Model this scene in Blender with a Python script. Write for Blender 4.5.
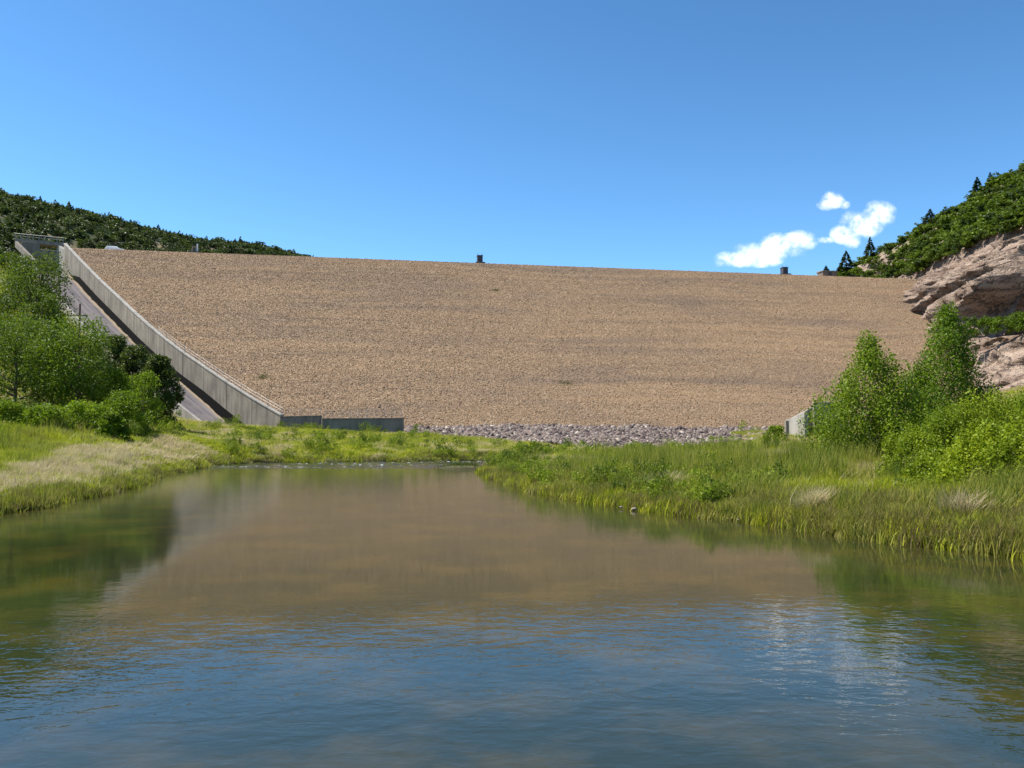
import bpy, math
import numpy as np
from mathutils import Vector

SC = bpy.context.scene
for o in list(bpy.data.objects): bpy.data.objects.remove(o)

# ------------------------------------------------------------------ camera
W_, H_, F_ = 1024, 768, 900.0
HOR = 435.0
CAMZ = 2.5
PITCH = math.atan((HOR - H_/2)/F_)
cam = bpy.data.cameras.new('camera')
cam.sensor_width = 36.0
cam.lens = F_*36.0/W_
cam.clip_start = 0.1
cam.clip_end = 20000
camo = bpy.data.objects.new('camera', cam)
SC.collection.objects.link(camo)
camo.location = (0, 0, CAMZ)
camo.rotation_euler = (math.pi/2 + PITCH, 0, 0)
SC.camera = camo
SC.render.resolution_x, SC.render.resolution_y = W_, H_

def ray(px, py):
    """direction with unit forward (y) component through a pixel"""
    a = (px - W_/2)/F_; b = (H_/2 - py)/F_
    y = math.cos(PITCH) - b*math.sin(PITCH)
    z = math.sin(PITCH) + b*math.cos(PITCH)
    return a/y, z/y
def P(px, py, d):
    a, b = ray(px, py)
    return np.array([a*d, d, CAMZ + b*d])
def PG(px, py, z=0.0):
    a, b = ray(px, py)
    return P(px, py, (z - CAMZ)/b)

# ------------------------------------------------------------------ sky and sun
SUN_AZ = math.atan2(-0.97, 0.10)      # measured from +Y towards +X
SUN_EL = math.radians(57)
world = bpy.data.worlds.new('World'); SC.world = world
world.use_nodes = True
wn, wl = world.node_tree.nodes, world.node_tree.links
wn.clear()
sky = wn.new('ShaderNodeTexSky'); sky.sky_type = 'NISHITA'; sky.sun_disc = False
sky.sun_elevation = SUN_EL; sky.sun_rotation = SUN_AZ
sky.altitude = 2200; sky.air_density = 1.0; sky.dust_density = 0.5; sky.ozone_density = 3.0
hs = wn.new('ShaderNodeHueSaturation'); hs.inputs['Saturation'].default_value = 1.06
gm = wn.new('ShaderNodeGamma'); gm.inputs['Gamma'].default_value = 1.30
wl.new(sky.outputs[0], gm.inputs['Color']); wl.new(gm.outputs[0], hs.inputs['Color']); hs.inputs['Hue'].default_value = 0.489
bgs = wn.new('ShaderNodeBackground'); bgs.inputs['Strength'].default_value = 0.067
wl.new(hs.outputs[0], bgs.inputs['Color'])
bgc = wn.new('ShaderNodeBackground'); bgc.inputs['Color'].default_value = (1.0, 1.0, 1.0, 1); bgc.inputs['Strength'].default_value = 0.95
mixw = wn.new('ShaderNodeMixShader'); wout = wn.new('ShaderNodeOutputWorld')
wl.new(bgs.outputs[0], mixw.inputs[1]); wl.new(bgc.outputs[0], mixw.inputs[2]); wl.new(mixw.outputs[0], wout.inputs[0])
def wmath(op, a, b=None, c=None, clamp=False):
    n = wn.new('ShaderNodeMath'); n.operation = op; n.use_clamp = clamp
    for i, v in enumerate((a, b, c)):
        if v is None: continue
        if isinstance(v, (int, float)): n.inputs[i].default_value = v
        else: wl.new(v, n.inputs[i])
    return n.outputs[0]
# fair-weather clouds over the right end of the dam, as directions in the sky
tc = wn.new('ShaderNodeTexCoord'); sx = wn.new('ShaderNodeSeparateXYZ'); wl.new(tc.outputs['Generated'], sx.inputs[0])
yy = wmath('MAXIMUM', sx.outputs[1], 0.05)
cu = wmath('DIVIDE', sx.outputs[0], yy); cv = wmath('DIVIDE', sx.outputs[2], yy)
front = wmath('GREATER_THAN', sx.outputs[1], 0.06)
cxyz = wn.new('ShaderNodeCombineXYZ'); wl.new(cu, cxyz.inputs[0]); wl.new(cv, cxyz.inputs[1])
def wnoise(scale, detail, rough=0.6):
    n = wn.new('ShaderNodeTexNoise'); n.noise_dimensions = '2D'
    n.inputs['Scale'].default_value = scale; n.inputs['Detail'].default_value = detail; n.inputs['Roughness'].default_value = rough
    wl.new(cxyz.outputs[0], n.inputs['Vector']); return n
lobes = [(738,259,20,7,1),(760,254,24,11,1),(782,247,22,12,1),(800,241,14,9,1),(726,263,12,4,.7),(822,240,15,3,.35),
         (846,234,13,9,1),(862,223,18,13,1),(878,214,17,11,1),(852,240,9,7,.8),(895,214,9,3,.35),
         (832,200,10,8,.9),(826,205,8,5,.7),(845,205,5,4,.5),(655,187,7,3,.2),(735,205,5,2,.15),(690,243,5,2,.12)]
field = None
for (px, py, rx, ry, a) in lobes:
    u0, v0 = ray(px, py)
    du = wmath('DIVIDE', wmath('SUBTRACT', cu, u0), rx*1.45/F_)
    dv = wmath('DIVIDE', wmath('SUBTRACT', cv, v0), ry*1.42/F_)
    dd = wmath('MULTIPLY_ADD', du, du, wmath('MULTIPLY', dv, dv))
    g = wmath('MULTIPLY', wmath('SUBTRACT', 1.0, dd, clamp=True), a)
    field = g if field is None else wmath('MAXIMUM', field, g)
nz = wnoise(30, 9, .60)
f2 = wmath('ADD', wmath('MULTIPLY', field, 1.5), wmath('MULTIPLY', wmath('SUBTRACT', nz.outputs[0], 0.52), 3.4))
f2 = wmath('MULTIPLY', f2, wmath('MULTIPLY', field, 4.0, clamp=True))
ss = wn.new('ShaderNodeMapRange'); ss.interpolation_type = 'SMOOTHSTEP'
ss.inputs['From Min'].default_value = 0.0; ss.inputs['From Max'].default_value = 2.1
wl.new(f2, ss.inputs['Value'])
nw = wnoise(95, 6, .6)
wisp = wmath('MULTIPLY_ADD', nw.outputs[0], 2.4, -0.30, clamp=True)
wl.new(wmath('MULTIPLY', wmath('MULTIPLY', ss.outputs[0], wisp), front), mixw.inputs[0])

sun = bpy.data.lights.new('sun', 'SUN'); sun.energy = 4.3; sun.angle = math.radians(0.53); sun.color = (1.0, 0.95, 0.87)
suno = bpy.data.objects.new('sun', sun); SC.collection.objects.link(suno)
SD = Vector((math.sin(SUN_AZ)*math.cos(SUN_EL), math.cos(SUN_AZ)*math.cos(SUN_EL), math.sin(SUN_EL)))
suno.rotation_euler = SD.to_track_quat('Z', 'Y').to_euler()
suno.location = (-100, 60, 200)

vs = SC.view_settings
vs.view_transform = 'Standard'; vs.look = 'None'; vs.gamma = 1; vs.exposure = 1.05; vs.use_curve_mapping = False

# ------------------------------------------------------------------ helpers
C = SC.collection
rng = np.random.default_rng(7)

def hash3(ix, iy, iz, s):
    n = (ix.astype(np.int64)*374761393 + iy.astype(np.int64)*668265263 + iz.astype(np.int64)*2147483647 + s*1274126177) & 0xffffffff
    n = ((n ^ (n >> 13))*1274126177) & 0xffffffff
    n = ((n ^ (n >> 16))*2246822519) & 0xffffffff
    return ((n ^ (n >> 15)) & 0xffff)/65535.0
def vnoise(x, y, z=0.0, s=0):
    x, y, z = np.broadcast_arrays(np.asarray(x, float), np.asarray(y, float), np.asarray(z, float))
    ix, iy, iz = np.floor(x), np.floor(y), np.floor(z)
    fx, fy, fz = x-ix, y-iy, z-iz
    fx, fy, fz = (t*t*(3-2*t) for t in (fx, fy, fz))
    r = 0
    for a in (0, 1):
        for b in (0, 1):
            for c in (0, 1):
                w = (fx if a else 1-fx)*(fy if b else 1-fy)*(fz if c else 1-fz)
                r = r + w*hash3(ix+a, iy+b, iz+c, s)
    return r
def fbm(x, y, z=0.0, s=0, oct=4):
    r, a, t = 0, 1.0, 0
    for k in range(oct):
        f = 2.03**k
        r = r + a*vnoise(np.asarray(x)*f, np.asarray(y)*f, np.asarray(z)*f, s+k); t += a; a *= .5
    return r/t

def mesh_np(name, verts, quads=None, tris=None, smooth=False):
    me = bpy.data.meshes.new(name)
    verts = np.asarray(verts, np.float32)
    q = np.asarray(quads, np.int32).reshape(-1, 4) if quads is not None and len(quads) else np.zeros((0, 4), np.int32)
    t = np.asarray(tris, np.int32).reshape(-1, 3) if tris is not None and len(tris) else np.zeros((0, 3), np.int32)
    me.vertices.add(len(verts)); me.vertices.foreach_set('co', verts.ravel())
    me.loops.add(q.size + t.size); me.loops.foreach_set('vertex_index', np.concatenate([q.ravel(), t.ravel()]))
    me.polygons.add(len(q)+len(t))
    me.polygons.foreach_set('loop_start', np.concatenate([np.arange(len(q))*4, q.size+np.arange(len(t))*3]).astype(np.int32))
    if smooth: me.polygons.foreach_set('use_smooth', np.ones(len(q)+len(t), bool))
    me.update(calc_edges=True)
    return me
def attr_f(me, name, vals):
    a = me.attributes.new(name, 'FLOAT', 'POINT'); a.data.foreach_set('value', np.asarray(vals, np.float32))
def link(name, me, mat=None, parent=None):
    o = bpy.data.objects.new(name, me); C.objects.link(o)
    if mat is not None and me is not None and not len(me.materials): me.materials.append(mat)
    if parent is not None: o.parent = parent
    return o
def tag(o, label, cat, group=None, kind=None):
    o['label'] = label; o['category'] = cat
    if group: o['group'] = group
    if kind: o['kind'] = kind
    return o
def struct(o, label=None, cat=None):
    o['kind'] = 'structure'
    if label: o['label'] = label
    if cat: o['category'] = cat
    return o
def empty(name, loc, label, cat, group=None, rz=0.0):
    o = bpy.data.objects.new(name, None); C.objects.link(o); o.location = [float(v) for v in loc]
    o.rotation_euler = (0, 0, rz); o.empty_display_size = .3
    return tag(o, label, cat, group)

class MB:
    def __init__(s): s.v = []; s.f = []
    def quad(s, a, b, c, d):
        n = len(s.v); s.v += [tuple(map(float, p)) for p in (a, b, c, d)]; s.f.append((n, n+1, n+2, n+3))
    def hexa(s, p):            # 8 corners: bottom ring 0-3, top ring 4-7
        n = len(s.v); s.v += [tuple(map(float, q)) for q in p]
        for f in ((3,2,1,0),(4,5,6,7),(0,1,5,4),(1,2,6,5),(2,3,7,6),(3,0,4,7)): s.f.append(tuple(n+i for i in f))
    def box(s, x0, x1, y0, y1, z0, z1):
        s.hexa([(x0,y0,z0),(x1,y0,z0),(x1,y1,z0),(x0,y1,z0),(x0,y0,z1),(x1,y0,z1),(x1,y1,z1),(x0,y1,z1)])
    def tube(s, pts, rads, k=6, cap=True):
        pts = [np.asarray(p, float) for p in pts]; n0 = len(s.v)
        for i, p in enumerate(pts):
            d = pts[min(i+1, len(pts)-1)] - pts[max(i-1, 0)]; d = d/(np.linalg.norm(d)+1e-9)
            a = np.cross(d, [0, 0, 1]) if abs(d[2]) < .95 else np.cross(d, [0, 1, 0]); a /= np.linalg.norm(a); b = np.cross(d, a)
            for j in range(k):
                t = 2*math.pi*j/k
                s.v.append(tuple(p + rads[i]*(math.cos(t)*a + math.sin(t)*b)))
        for i in range(len(pts)-1):
            for j in range(k):
                s.f.append((n0+i*k+j, n0+i*k+(j+1) % k, n0+(i+1)*k+(j+1) % k, n0+(i+1)*k+j))
        if cap:
            s.f.append(tuple(n0+j for j in range(k))[::-1]); s.f.append(tuple(n0+(len(pts)-1)*k+j for j in range(k)))
    def build(s, name, mat, parent=None, smooth=False, bevel=0):
        me = bpy.data.meshes.new(name); me.from_pydata(s.v, [], s.f); me.update()
        if smooth:
            for p in me.polygons: p.use_smooth = True
        o = link(name, me, mat, parent)
        if bevel:
            m = o.modifiers.new('bevel', 'BEVEL'); m.width = bevel; m.segments = 1; m.limit_method = 'ANGLE'
        return o

# ------------------------------------------------------------------ materials
class Mat:
    def __init__(s, name):
        s.m = bpy.data.materials.new(name); s.m.use_nodes = True
        s.n, s.l = s.m.node_tree.nodes, s.m.node_tree.links
        s.n.clear(); s.out = s.n.new('ShaderNodeOutputMaterial')
    def node(s, t, **kw):
        n = s.n.new(t)
        for k, v in kw.items(): setattr(n, k, v)
        return n
    def put(s, sock, v):
        if hasattr(v, 'links') or isinstance(v, bpy.types.NodeSocket): s.l.new(v, sock)
        else: sock.default_value = v
    def pos(s):
        return s.node('ShaderNodeNewGeometry').outputs['Position']
    def mapping(s, vec, scale=(1, 1, 1), rot=(0, 0, 0)):
        m = s.node('ShaderNodeMapping'); s.put(m.inputs['Vector'], vec); m.inputs['Scale'].default_value = scale; m.inputs['Rotation'].default_value = rot
        return m.outputs[0]
    def noise(s, vec, scale, detail=4, rough=.55, dist=0.0):
        n = s.node('ShaderNodeTexNoise'); s.put(n.inputs['Vector'], vec); n.inputs['Scale'].default_value = scale
        n.inputs['Detail'].default_value = detail; n.inputs['Roughness'].default_value = rough; n.inputs['Distortion'].default_value = dist
        return n.outputs[0]
    def ramp(s, fac, stops):
        r = s.node('ShaderNodeValToRGB'); s.put(r.inputs[0], fac); e = r.color_ramp.elements
        while len(e) < len(stops): e.new(0.5)
        for k, (p, c) in enumerate(stops):
            e[k].position = p; e[k].color = (*c, 1) if len(c) == 3 else c
        return r.outputs[0]
    def mix(s, f, a, b, mode='MIX'):
        m = s.node('ShaderNodeMix', data_type='RGBA', blend_type=mode)
        s.put(m.inputs[0], f)
        for sock, v in ((m.inputs[6], a), (m.inputs[7], b)):
            s.put(sock, (*v, 1) if isinstance(v, tuple) and len(v) == 3 else v)
        return m.outputs[2]
    def math(s, op, a, b=None, c=None, clamp=False):
        n = s.node('ShaderNodeMath', operation=op); n.use_clamp = clamp
        for i, v in enumerate((a, b, c)):
            if v is not None: s.put(n.inputs[i], v)
        return n.outputs[0]
    def maprange(s, v, a, b, c=0.0, d=1.0):
        n = s.node('ShaderNodeMapRange'); s.put(n.inputs[0], v)
        for k, q in zip((1, 2, 3, 4), (a, b, c, d)): n.inputs[k].default_value = q
        return n.outputs[0]
    def attr(s, name):
        a = s.node('ShaderNodeAttribute', attribute_name=name); return a.outputs['Fac']
    def rand(s): return s.node('ShaderNodeObjectInfo').outputs['Random']
    def bump(s, h, strength, dist):
        b = s.node('ShaderNodeBump'); s.put(b.inputs['Height'], h); b.inputs['Strength'].default_value = strength; b.inputs['Distance'].default_value = dist
        return b.outputs[0]
    def bsdf(s, col, rough=.9, normal=None, spec=.2, **kw):
        p = s.node('ShaderNodeBsdfPrincipled')
        s.put(p.inputs['Base Color'], (*col, 1) if isinstance(col, tuple) and len(col) == 3 else col)
        s.put(p.inputs['Roughness'], rough); p.inputs['Specular IOR Level'].default_value = spec
        if normal is not None: s.put(p.inputs['Normal'], normal)
        s.l.new(p.outputs[0], s.out.inputs[0])
        return p

def leaf_mat(name, dark, light, trans=.35, nscale=.8, jitter=.5, nz=1.0, rv=.35, third=None):
    m = Mat(name)
    f = m.math('ADD', m.math('MULTIPLY', m.attr('tint'), jitter), m.math('MULTIPLY', m.noise(m.pos(), nscale, 3), nz*(1-jitter)*1.4))
    f = m.math('ADD', f, m.math('MULTIPLY', m.math('SUBTRACT', m.rand(), .5), rv))
    col = m.mix(m.maprange(f, .2, .9), dark, light)
    if third:
        tn = m.noise(m.pos(), third[1], 4, .65); col = m.mix(m.maprange(tn, third[2], third[2]+.14, 0, third[3]), col, third[0])
        tn = m.noise(m.mapping(m.pos(), (1, 1, .2)), third[1]*2.7, 3, .6); col = m.mix(m.maprange(tn, .57, .70, 0, .5), col, (.065, .10, .010))
    d = m.node('ShaderNodeBsdfPrincipled'); m.l.new(col, d.inputs['Base Color']); d.inputs['Roughness'].default_value = .55; d.inputs['Specular IOR Level'].default_value = .25
    t = m.node('ShaderNodeBsdfTranslucent'); m.l.new(m.mix(.35, col, (.30, .42, .03)), t.inputs[0])
    x = m.node('ShaderNodeMixShader'); x.inputs[0].default_value = trans
    m.l.new(d.outputs[0], x.inputs[1]); m.l.new(t.outputs[0], x.inputs[2]); m.l.new(x.outputs[0], m.out.inputs[0])
    return m.m

def mat_concrete(name, base=(.30, .265, .21), dark=(.155, .138, .112), scale=.35):
    m = Mat(name); p = m.pos()
    n1 = m.noise(p, scale, 6, .6); n2 = m.noise(m.mapping(p, (1.3, 1.3, .12)), 1.1, 5, .6); n3 = m.noise(p, 9, 3)
    c = m.mix(m.maprange(n1, .3, .7), dark, base)
    c = m.mix(m.maprange(n2, .45, .68, 0, .8), c, tuple(v*.6 for v in dark))
    c = m.mix(m.maprange(n3, .3, .7, 0, .25), c, tuple(min(1, v*1.15) for v in base))
    m.bsdf(c, .9, m.bump(n3, .35, .05)); return m.m
M_CONC = mat_concrete('weathered_concrete')
M_CONC_L = mat_concrete('pale_concrete', (.38, .355, .31), (.27, .25, .215))
M_CONC_D = mat_concrete('grey_concrete', (.30, .26, .215), (.18, .155, .125))

def mat_plain(name, col, rough=.6, metallic=0.0, var=.25):
    m = Mat(name); n = m.noise(m.pos(), 2.5, 4)
    c = m.mix(m.maprange(n, .3, .7, 0, var), col, tuple(v*.5 for v in col))
    b = m.bsdf(c, rough); b.inputs['Metallic'].default_value = metallic; return m.m
M_RUST = mat_plain('dark_painted_steel', (.075, .075, .085), .55)
M_TAN = mat_plain('tan_painted_steel', (.36, .27, .17), .6)
M_WHITE = mat_plain('white_paint', (.78, .78, .78), .4)
M_GALV = mat_plain('galvanised_steel', (.32, .32, .31), .5, .4)
M_GLASS = mat_plain('dark_glass', (.02, .022, .025), .08)
M_TYRE = mat_plain('tyre_rubber', (.02, .02, .02), .8)
M_WOODPOLE = mat_plain('weathered_pole_wood', (.13, .085, .055), .9)

m = Mat('ground_soil'); p = m.pos()
n1 = m.noise(p, .09, 6, .6); n2 = m.noise(p, .9, 5, .6); n3 = m.noise(p, 6, 3)
c = m.mix(m.maprange(n1, .42, .58), (.105, .125, .035), (.25, .19, .105))
c = m.mix(m.maprange(n2, .45, .7, 0, .8), c, (.075, .11, .02))
sz = m.node('ShaderNodeSeparateXYZ'); m.l.new(p, sz.inputs[0])
wet = m.maprange(sz.outputs[2], .05, .28, 1, 0)  # wet soil close to the waterline
c = m.mix(m.math('MULTIPLY', wet, .85), c, (.035, .03, .018))
dirt = m.math('MULTIPLY', m.maprange(m.attr('dirt'), 0, 1), m.maprange(n2, .35, .6))
c = m.mix(dirt, c, (.33, .20, .125))
m.bsdf(c, .95, m.bump(n3, .6, .15)); M_SOIL = m.m

def bark(name, col):
    m = Mat(name); n = m.noise(m.mapping(m.pos(), (6, 6, 1.2)), 2, 4)
    m.bsdf(m.mix(n, tuple(v*.5 for v in col), col), .95, m.bump(n, .6, .03)); return m.m
M_BARK = bark('grey_brown_bark', (.17, .13, .095)); M_BARK_D = bark('dark_bark', (.07, .052, .04))

M_LEAF_R = leaf_mat('bright_poplar_leaves', (.045, .085, .005), (.19, .265, .008), .36)
M_LEAF_R2 = leaf_mat('fresh_cottonwood_leaves', (.045, .095, .005), (.185, .28, .008), .38)
M_LEAF_W = leaf_mat('yellow_green_willow_leaves', (.085, .14, .005), (.27, .33, .010), .42)
M_LEAF_L = leaf_mat('green_cottonwood_leaves', (.016, .040, .003), (.115, .185, .005), .30)
M_LEAF_D = leaf_mat('dark_olive_juniper_foliage', (.025, .045, .008), (.085, .115, .014), .18)
M_LEAF_B = leaf_mat('lime_green_shrub_leaves', (.055, .105, .003), (.20, .295, .006), .4)
M_LEAF_C = leaf_mat('conifer_needles', (.009, .022, .010), (.028, .05, .018), .08)
M_FOREST = leaf_mat('ridge_forest_foliage', (.018, .036, .012), (.085, .115, .024), .12, nscale=.05, jitter=.3, rv=.9)
M_OAK = leaf_mat('oak_brush_foliage', (.014, .034, .006), (.115, .17, .010), .22, nscale=.09, jitter=.3, rv=1.0)

# ------------------------------------------------------------------ river outline
left_sh = [PG(0,513),(PG(30,508)),PG(60,501),PG(100,494),PG(130,487),PG(152,478),PG(170,473),PG(200,468),PG(225,464.5),PG(260,463),PG(300,462.5),PG(340,462.2),PG(390,461.8),PG(440,461.2),PG(480,460.8),PG(520,460.5),PG(560,461)]
right_sh = [PG(545,463.2),PG(515,465),PG(497,468),PG(490,473),PG(500,480),PG(522,486),PG(533,491),PG(560,496),PG(600,504),PG(640,509),PG(690,516),PG(740,521),PG(800,529),PG(860,537),PG(930,546),PG(1000,553),PG(1024,556)]
poly = [(-19,-25),(-18,0),(-17,14)] + [(p[0], p[1]) for p in left_sh] + [(9.5, 84), (9.8, 81)] + [(p[0], p[1]) for p in right_sh] + [(11.2,14),(12.5,0),(14,-25)]
poly = np.array(poly)
# finer, slightly ragged outline
pp = []
for i in range(len(poly)):
    a, b = poly[i], poly[(i+1) % len(poly)]; L = np.linalg.norm(b-a); k = max(1, int(L/1.2))
    for j in range(k): pp.append(a + (b-a)*j/k)
pp = np.array(pp)
jit = np.stack([vnoise(pp[:,0]*.8, pp[:,1]*.8, 0, 11)-.5, vnoise(pp[:,0]*.8, pp[:,1]*.8, 0, 12)-.5], 1)
poly = pp + jit*np.clip(pp[:,1:2]/40, .35, 1.2)
def river_sd(x, y):
    """signed distance to the shoreline, positive on land"""
    x = np.asarray(x, float); y = np.asarray(y, float); shp = x.shape; x = x.ravel(); y = y.ravel()
    best = np.full(x.shape, 1e9); inside = np.zeros(x.shape, bool)
    for i in range(len(poly)):
        ax, ay = poly[i]; bx, by = poly[(i+1) % len(poly)]
        dx, dy = bx-ax, by-ay; L2 = dx*dx+dy*dy+1e-12
        t = np.clip(((x-ax)*dx + (y-ay)*dy)/L2, 0, 1)
        best = np.minimum(best, (x-ax-t*dx)**2 + (y-ay-t*dy)**2)
        cond = (ay > y) != (by > y)
        with np.errstate(divide='ignore', invalid='ignore'):
            xi = (bx-ax)*(y-ay)/(by-ay if by != ay else 1e-12) + ax
        inside ^= cond & (x < xi)
    d = np.sqrt(best); d[inside] *= -1
    return d.reshape(shp)

# ------------------------------------------------------------------ dam plane and spillway line
CREST_Z = 45.0
CL = P(75, 248, 203.0); CL = CL*1.0
s_ = (CREST_Z-CAMZ)/ray(75, 248)[1]; CL = P(75, 248, s_)
s_ = (CREST_Z-CAMZ)/ray(895, 278.5)[1]; CR = P(895, 278.5, s_)
cdir = (CR-CL)[:2]; cdir /= np.linalg.norm(cdir)
dn = np.array([cdir[1], -cdir[0]])           # downhill, towards the river
SLOPE = 2.0
def dam_z(x, y): return CREST_Z - ((np.asarray(x)-CL[0])*dn[0] + (np.asarray(y)-CL[1])*dn[1])/SLOPE
def hit_dam(px, py, up=0.0):
    a, b = ray(px, py)
    # CAMZ + b t = CREST - ((a t - x0) n0 + (t - y0) n1)/S + up
    k = b + (a*dn[0] + dn[1])/SLOPE
    t = (CREST_Z + up - CAMZ + (CL[0]*dn[0] + CL[1]*dn[1])/SLOPE)/k
    return P(px, py, t)
def resample(pts, n):
    pts = np.array(pts); d = np.r_[0, np.cumsum(np.linalg.norm(np.diff(pts, axis=0), axis=1))]
    t = np.linspace(0, d[-1], n)
    return np.stack([np.interp(t, d, pts[:, k]) for k in range(3)], 1)
wall_px = [(64,244),(78,259),(98,279.5),(120,300),(138,317),(155,332),(178,350),(200,365),(225,382),(250,398),(281,416)]
WT = resample([hit_dam(a, b, .7) for a, b in wall_px], 29)        # top of the dam-side chute wall
wd = np.gradient(WT, axis=0)[:, :2]; wd /= np.linalg.norm(wd, axis=1)[:, None]
k5 = np.ones(5)/5
for k in range(2): wd[:, k] = np.convolve(np.pad(wd[:, k], 2, mode='edge'), k5, 'valid')
wd /= np.linalg.norm(wd, axis=1)[:, None]
WN = np.stack([wd[:, 1], -wd[:, 0]], 1)                           # points away from the dam (left)
if WN[:, 0].mean() > 0: WN = -WN
def chute(i, o, dz):
    return np.array([WT[i, 0]+WN[i, 0]*o, WT[i, 1]+WN[i, 1]*o, WT[i, 2]+dz])
FLOOR_DZ = np.linspace(-3.4, -3.9, len(WT)) ; FLOOR_DZ[-7:] -= np.linspace(0, 1.2, 7); FLOOR_DZ[:4] = (-8.2, -6.9, -5.4, -4.2)
CH_W = np.linspace(9.5, 8.5, len(WT))

# ------------------------------------------------------------------ terrain
ctrl = [(5,40,.6),(12,30,.65),(16,20,.8),(8,50,.6),(2,60,.55),(20,45,.95),(25,60,1.1),(15,80,.75),(8,92,.6),(-12,95,1.3),(-4,106,1.2),
 (16,108,.7),(6,112,1.2),(26,110,1.6),(34,106,2.2),(42,105,2.6),(-14,122,2.6),(-26,126,3.0),(-22,110,2.1),(0,134,2.9),(30,140,2.9),(60,148,3.2),(0,150,2),(40,160,2),(-20,150,2),(60,175,2),
 (-20,48,.9),(-30,52,1.8),(-23,32,1.1),(-40,40,2.6),(-26,66,1.8),(-40,76,4.1),(-50,76,5),(-60,70,6),(-32,92,2.2),(-40,106,3.4),(-45,122,4.8),(-30,112,2.6),(-36,127,3.3),
 (-62,108,9),(-75,128,16),(-88,140,22),(-100,125,24),(-130,150,40),(-140,190,48),(-80,90,12),(-110,100,26),(-90,60,14),(-70,30,9),(-150,60,45),(-150,110,50),
 (-118,188,40.5),(-124,205,43),(-135,230,44),(-105,168,33),
 (40,60,1.7),(50,80,2.8),(45,110,3.0),(60,120,5),(70,138,8),(80,150,9),(85,110,12),(70,80,7),(60,50,4),(110,100,25),(110,60,20),(90,30,10),(110,140,20),(150,100,40),(150,40,30),
 (0,-20,.8),(-30,0,1.5),(30,0,1.3),(-30,-25,2),(30,-25,2),(35,30,1.4),(90,0,6),(-90,0,10),(90,180,2),(60,220,2),(0,200,2),(-40,190,2),(-60,220,20)]
for i in range(0, len(WT), 3):
    q = chute(i, CH_W[i]+1.2, FLOOR_DZ[i]-.1); ctrl.append(tuple(q))
    q = chute(i, CH_W[i]+9, FLOOR_DZ[i]+2.2); ctrl.append(tuple(q))
    q = chute(i, 4.5, FLOOR_DZ[i]-2.2); ctrl.append(tuple(q))
    q = chute(i, -2, FLOOR_DZ[i]-5); ctrl.append(tuple(q))
ctrl = np.array([c for c in ctrl if True])
D_ = np.linalg.norm(ctrl[:, None, :2]-ctrl[None, :, :2], axis=2)
N_ = len(ctrl); A_ = np.zeros((N_+3, N_+3)); A_[:N_, :N_] = D_ ; A_[:N_, N_] = 1; A_[:N_, N_+1:] = ctrl[:, :2]; A_[N_, :N_] = 1; A_[N_+1:, :N_] = ctrl[:, :2].T
wts = np.linalg.lstsq(A_, np.r_[ctrl[:, 2], 0, 0, 0], rcond=None)[0]
def land_h(x, y):
    x = np.asarray(x, float); y = np.asarray(y, float)
    r = np.full(x.shape, wts[N_]) + wts[N_+1]*x + wts[N_+2]*y
    for k in range(N_): r += wts[k]*np.hypot(x-ctrl[k, 0], y-ctrl[k, 1])
    return r
def ground_z(x, y, sd=None):
    x = np.asarray(x, float); y = np.asarray(y, float)
    if sd is None: sd = river_sd(x, y)
    h = np.maximum(land_h(x, y), .45)
    h = h + (fbm(x*.35, y*.35, 0, 3)-.5)*.5*np.clip(sd/4, 0, 1) + (vnoise(x*1.3, y*1.3, 0, 5)-.5)*.16
    up = .10 + (h-.10)*(1-np.exp(-np.clip(sd, 0, None)/2.6))
    up = np.where(sd < .5, np.minimum(up, .10+sd*.6), up)
    dn_ = -.05 - 1.3*(1-np.exp(np.clip(sd, None, 0)/1.8))
    return np.where(sd > 0, up, dn_)

def grid(xs, ys):
    X, Y = np.meshgrid(xs, ys); nx, ny = len(xs), len(ys)
    i = np.arange(nx*ny).reshape(ny, nx)
    q = np.stack([i[:-1, :-1], i[:-1, 1:], i[1:, 1:], i[1:, :-1]], -1).reshape(-1, 4)
    return X, Y, q
xs = np.r_[np.arange(-150, -52, 1.6), np.arange(-52, 52, .62), np.arange(52, 151, 1.6)]
ys = np.r_[np.arange(-25, 10, 1.5), np.arange(10, 95, .7), np.arange(95, 235, 1.3)]
X, Y, q = grid(xs, ys)
SDG = river_sd(X, Y); Z = ground_z(X, Y, SDG)
# keep the ground below the dam face and below the spillway
inside_dam = (Y > 120) & (X > -60 + 0*X) & (dam_z(X, Y) < CREST_Z)
Z = np.where(inside_dam & (dam_z(X, Y)-1.2 < Z) & (X < 70), np.minimum(Z, np.maximum(dam_z(X, Y)-.6, Z-6)), Z)
V = np.stack([X.ravel(), Y.ravel(), Z.ravel()], 1)
me = mesh_np('ground', V, q, smooth=True)
drt = np.exp(-(((X+41)/6)**2 + ((Y-116)/6)**2)) + np.exp(-(((X-72)/10)**2 + ((Y-132)/9)**2))*1.2
attr_f(me, 'dirt', np.clip(drt*1.6, 0, 1).ravel())
ground = struct(link('ground', me, M_SOIL), 'grassy earth river banks and valley floor below the dam', 'ground')
# far plain under everything, to the horizon
mb = MB(); Rr = 6000; r0 = 0
k = 24
mb.v = [(Rr*math.cos(2*math.pi*i/k), Rr*math.sin(2*math.pi*i/k)+100, -6.0) for i in range(k)]; mb.f = [tuple(range(k))]
struct(mb.build('far_ground', M_SOIL), 'earth plain reaching out beyond the valley', 'ground')

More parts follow.
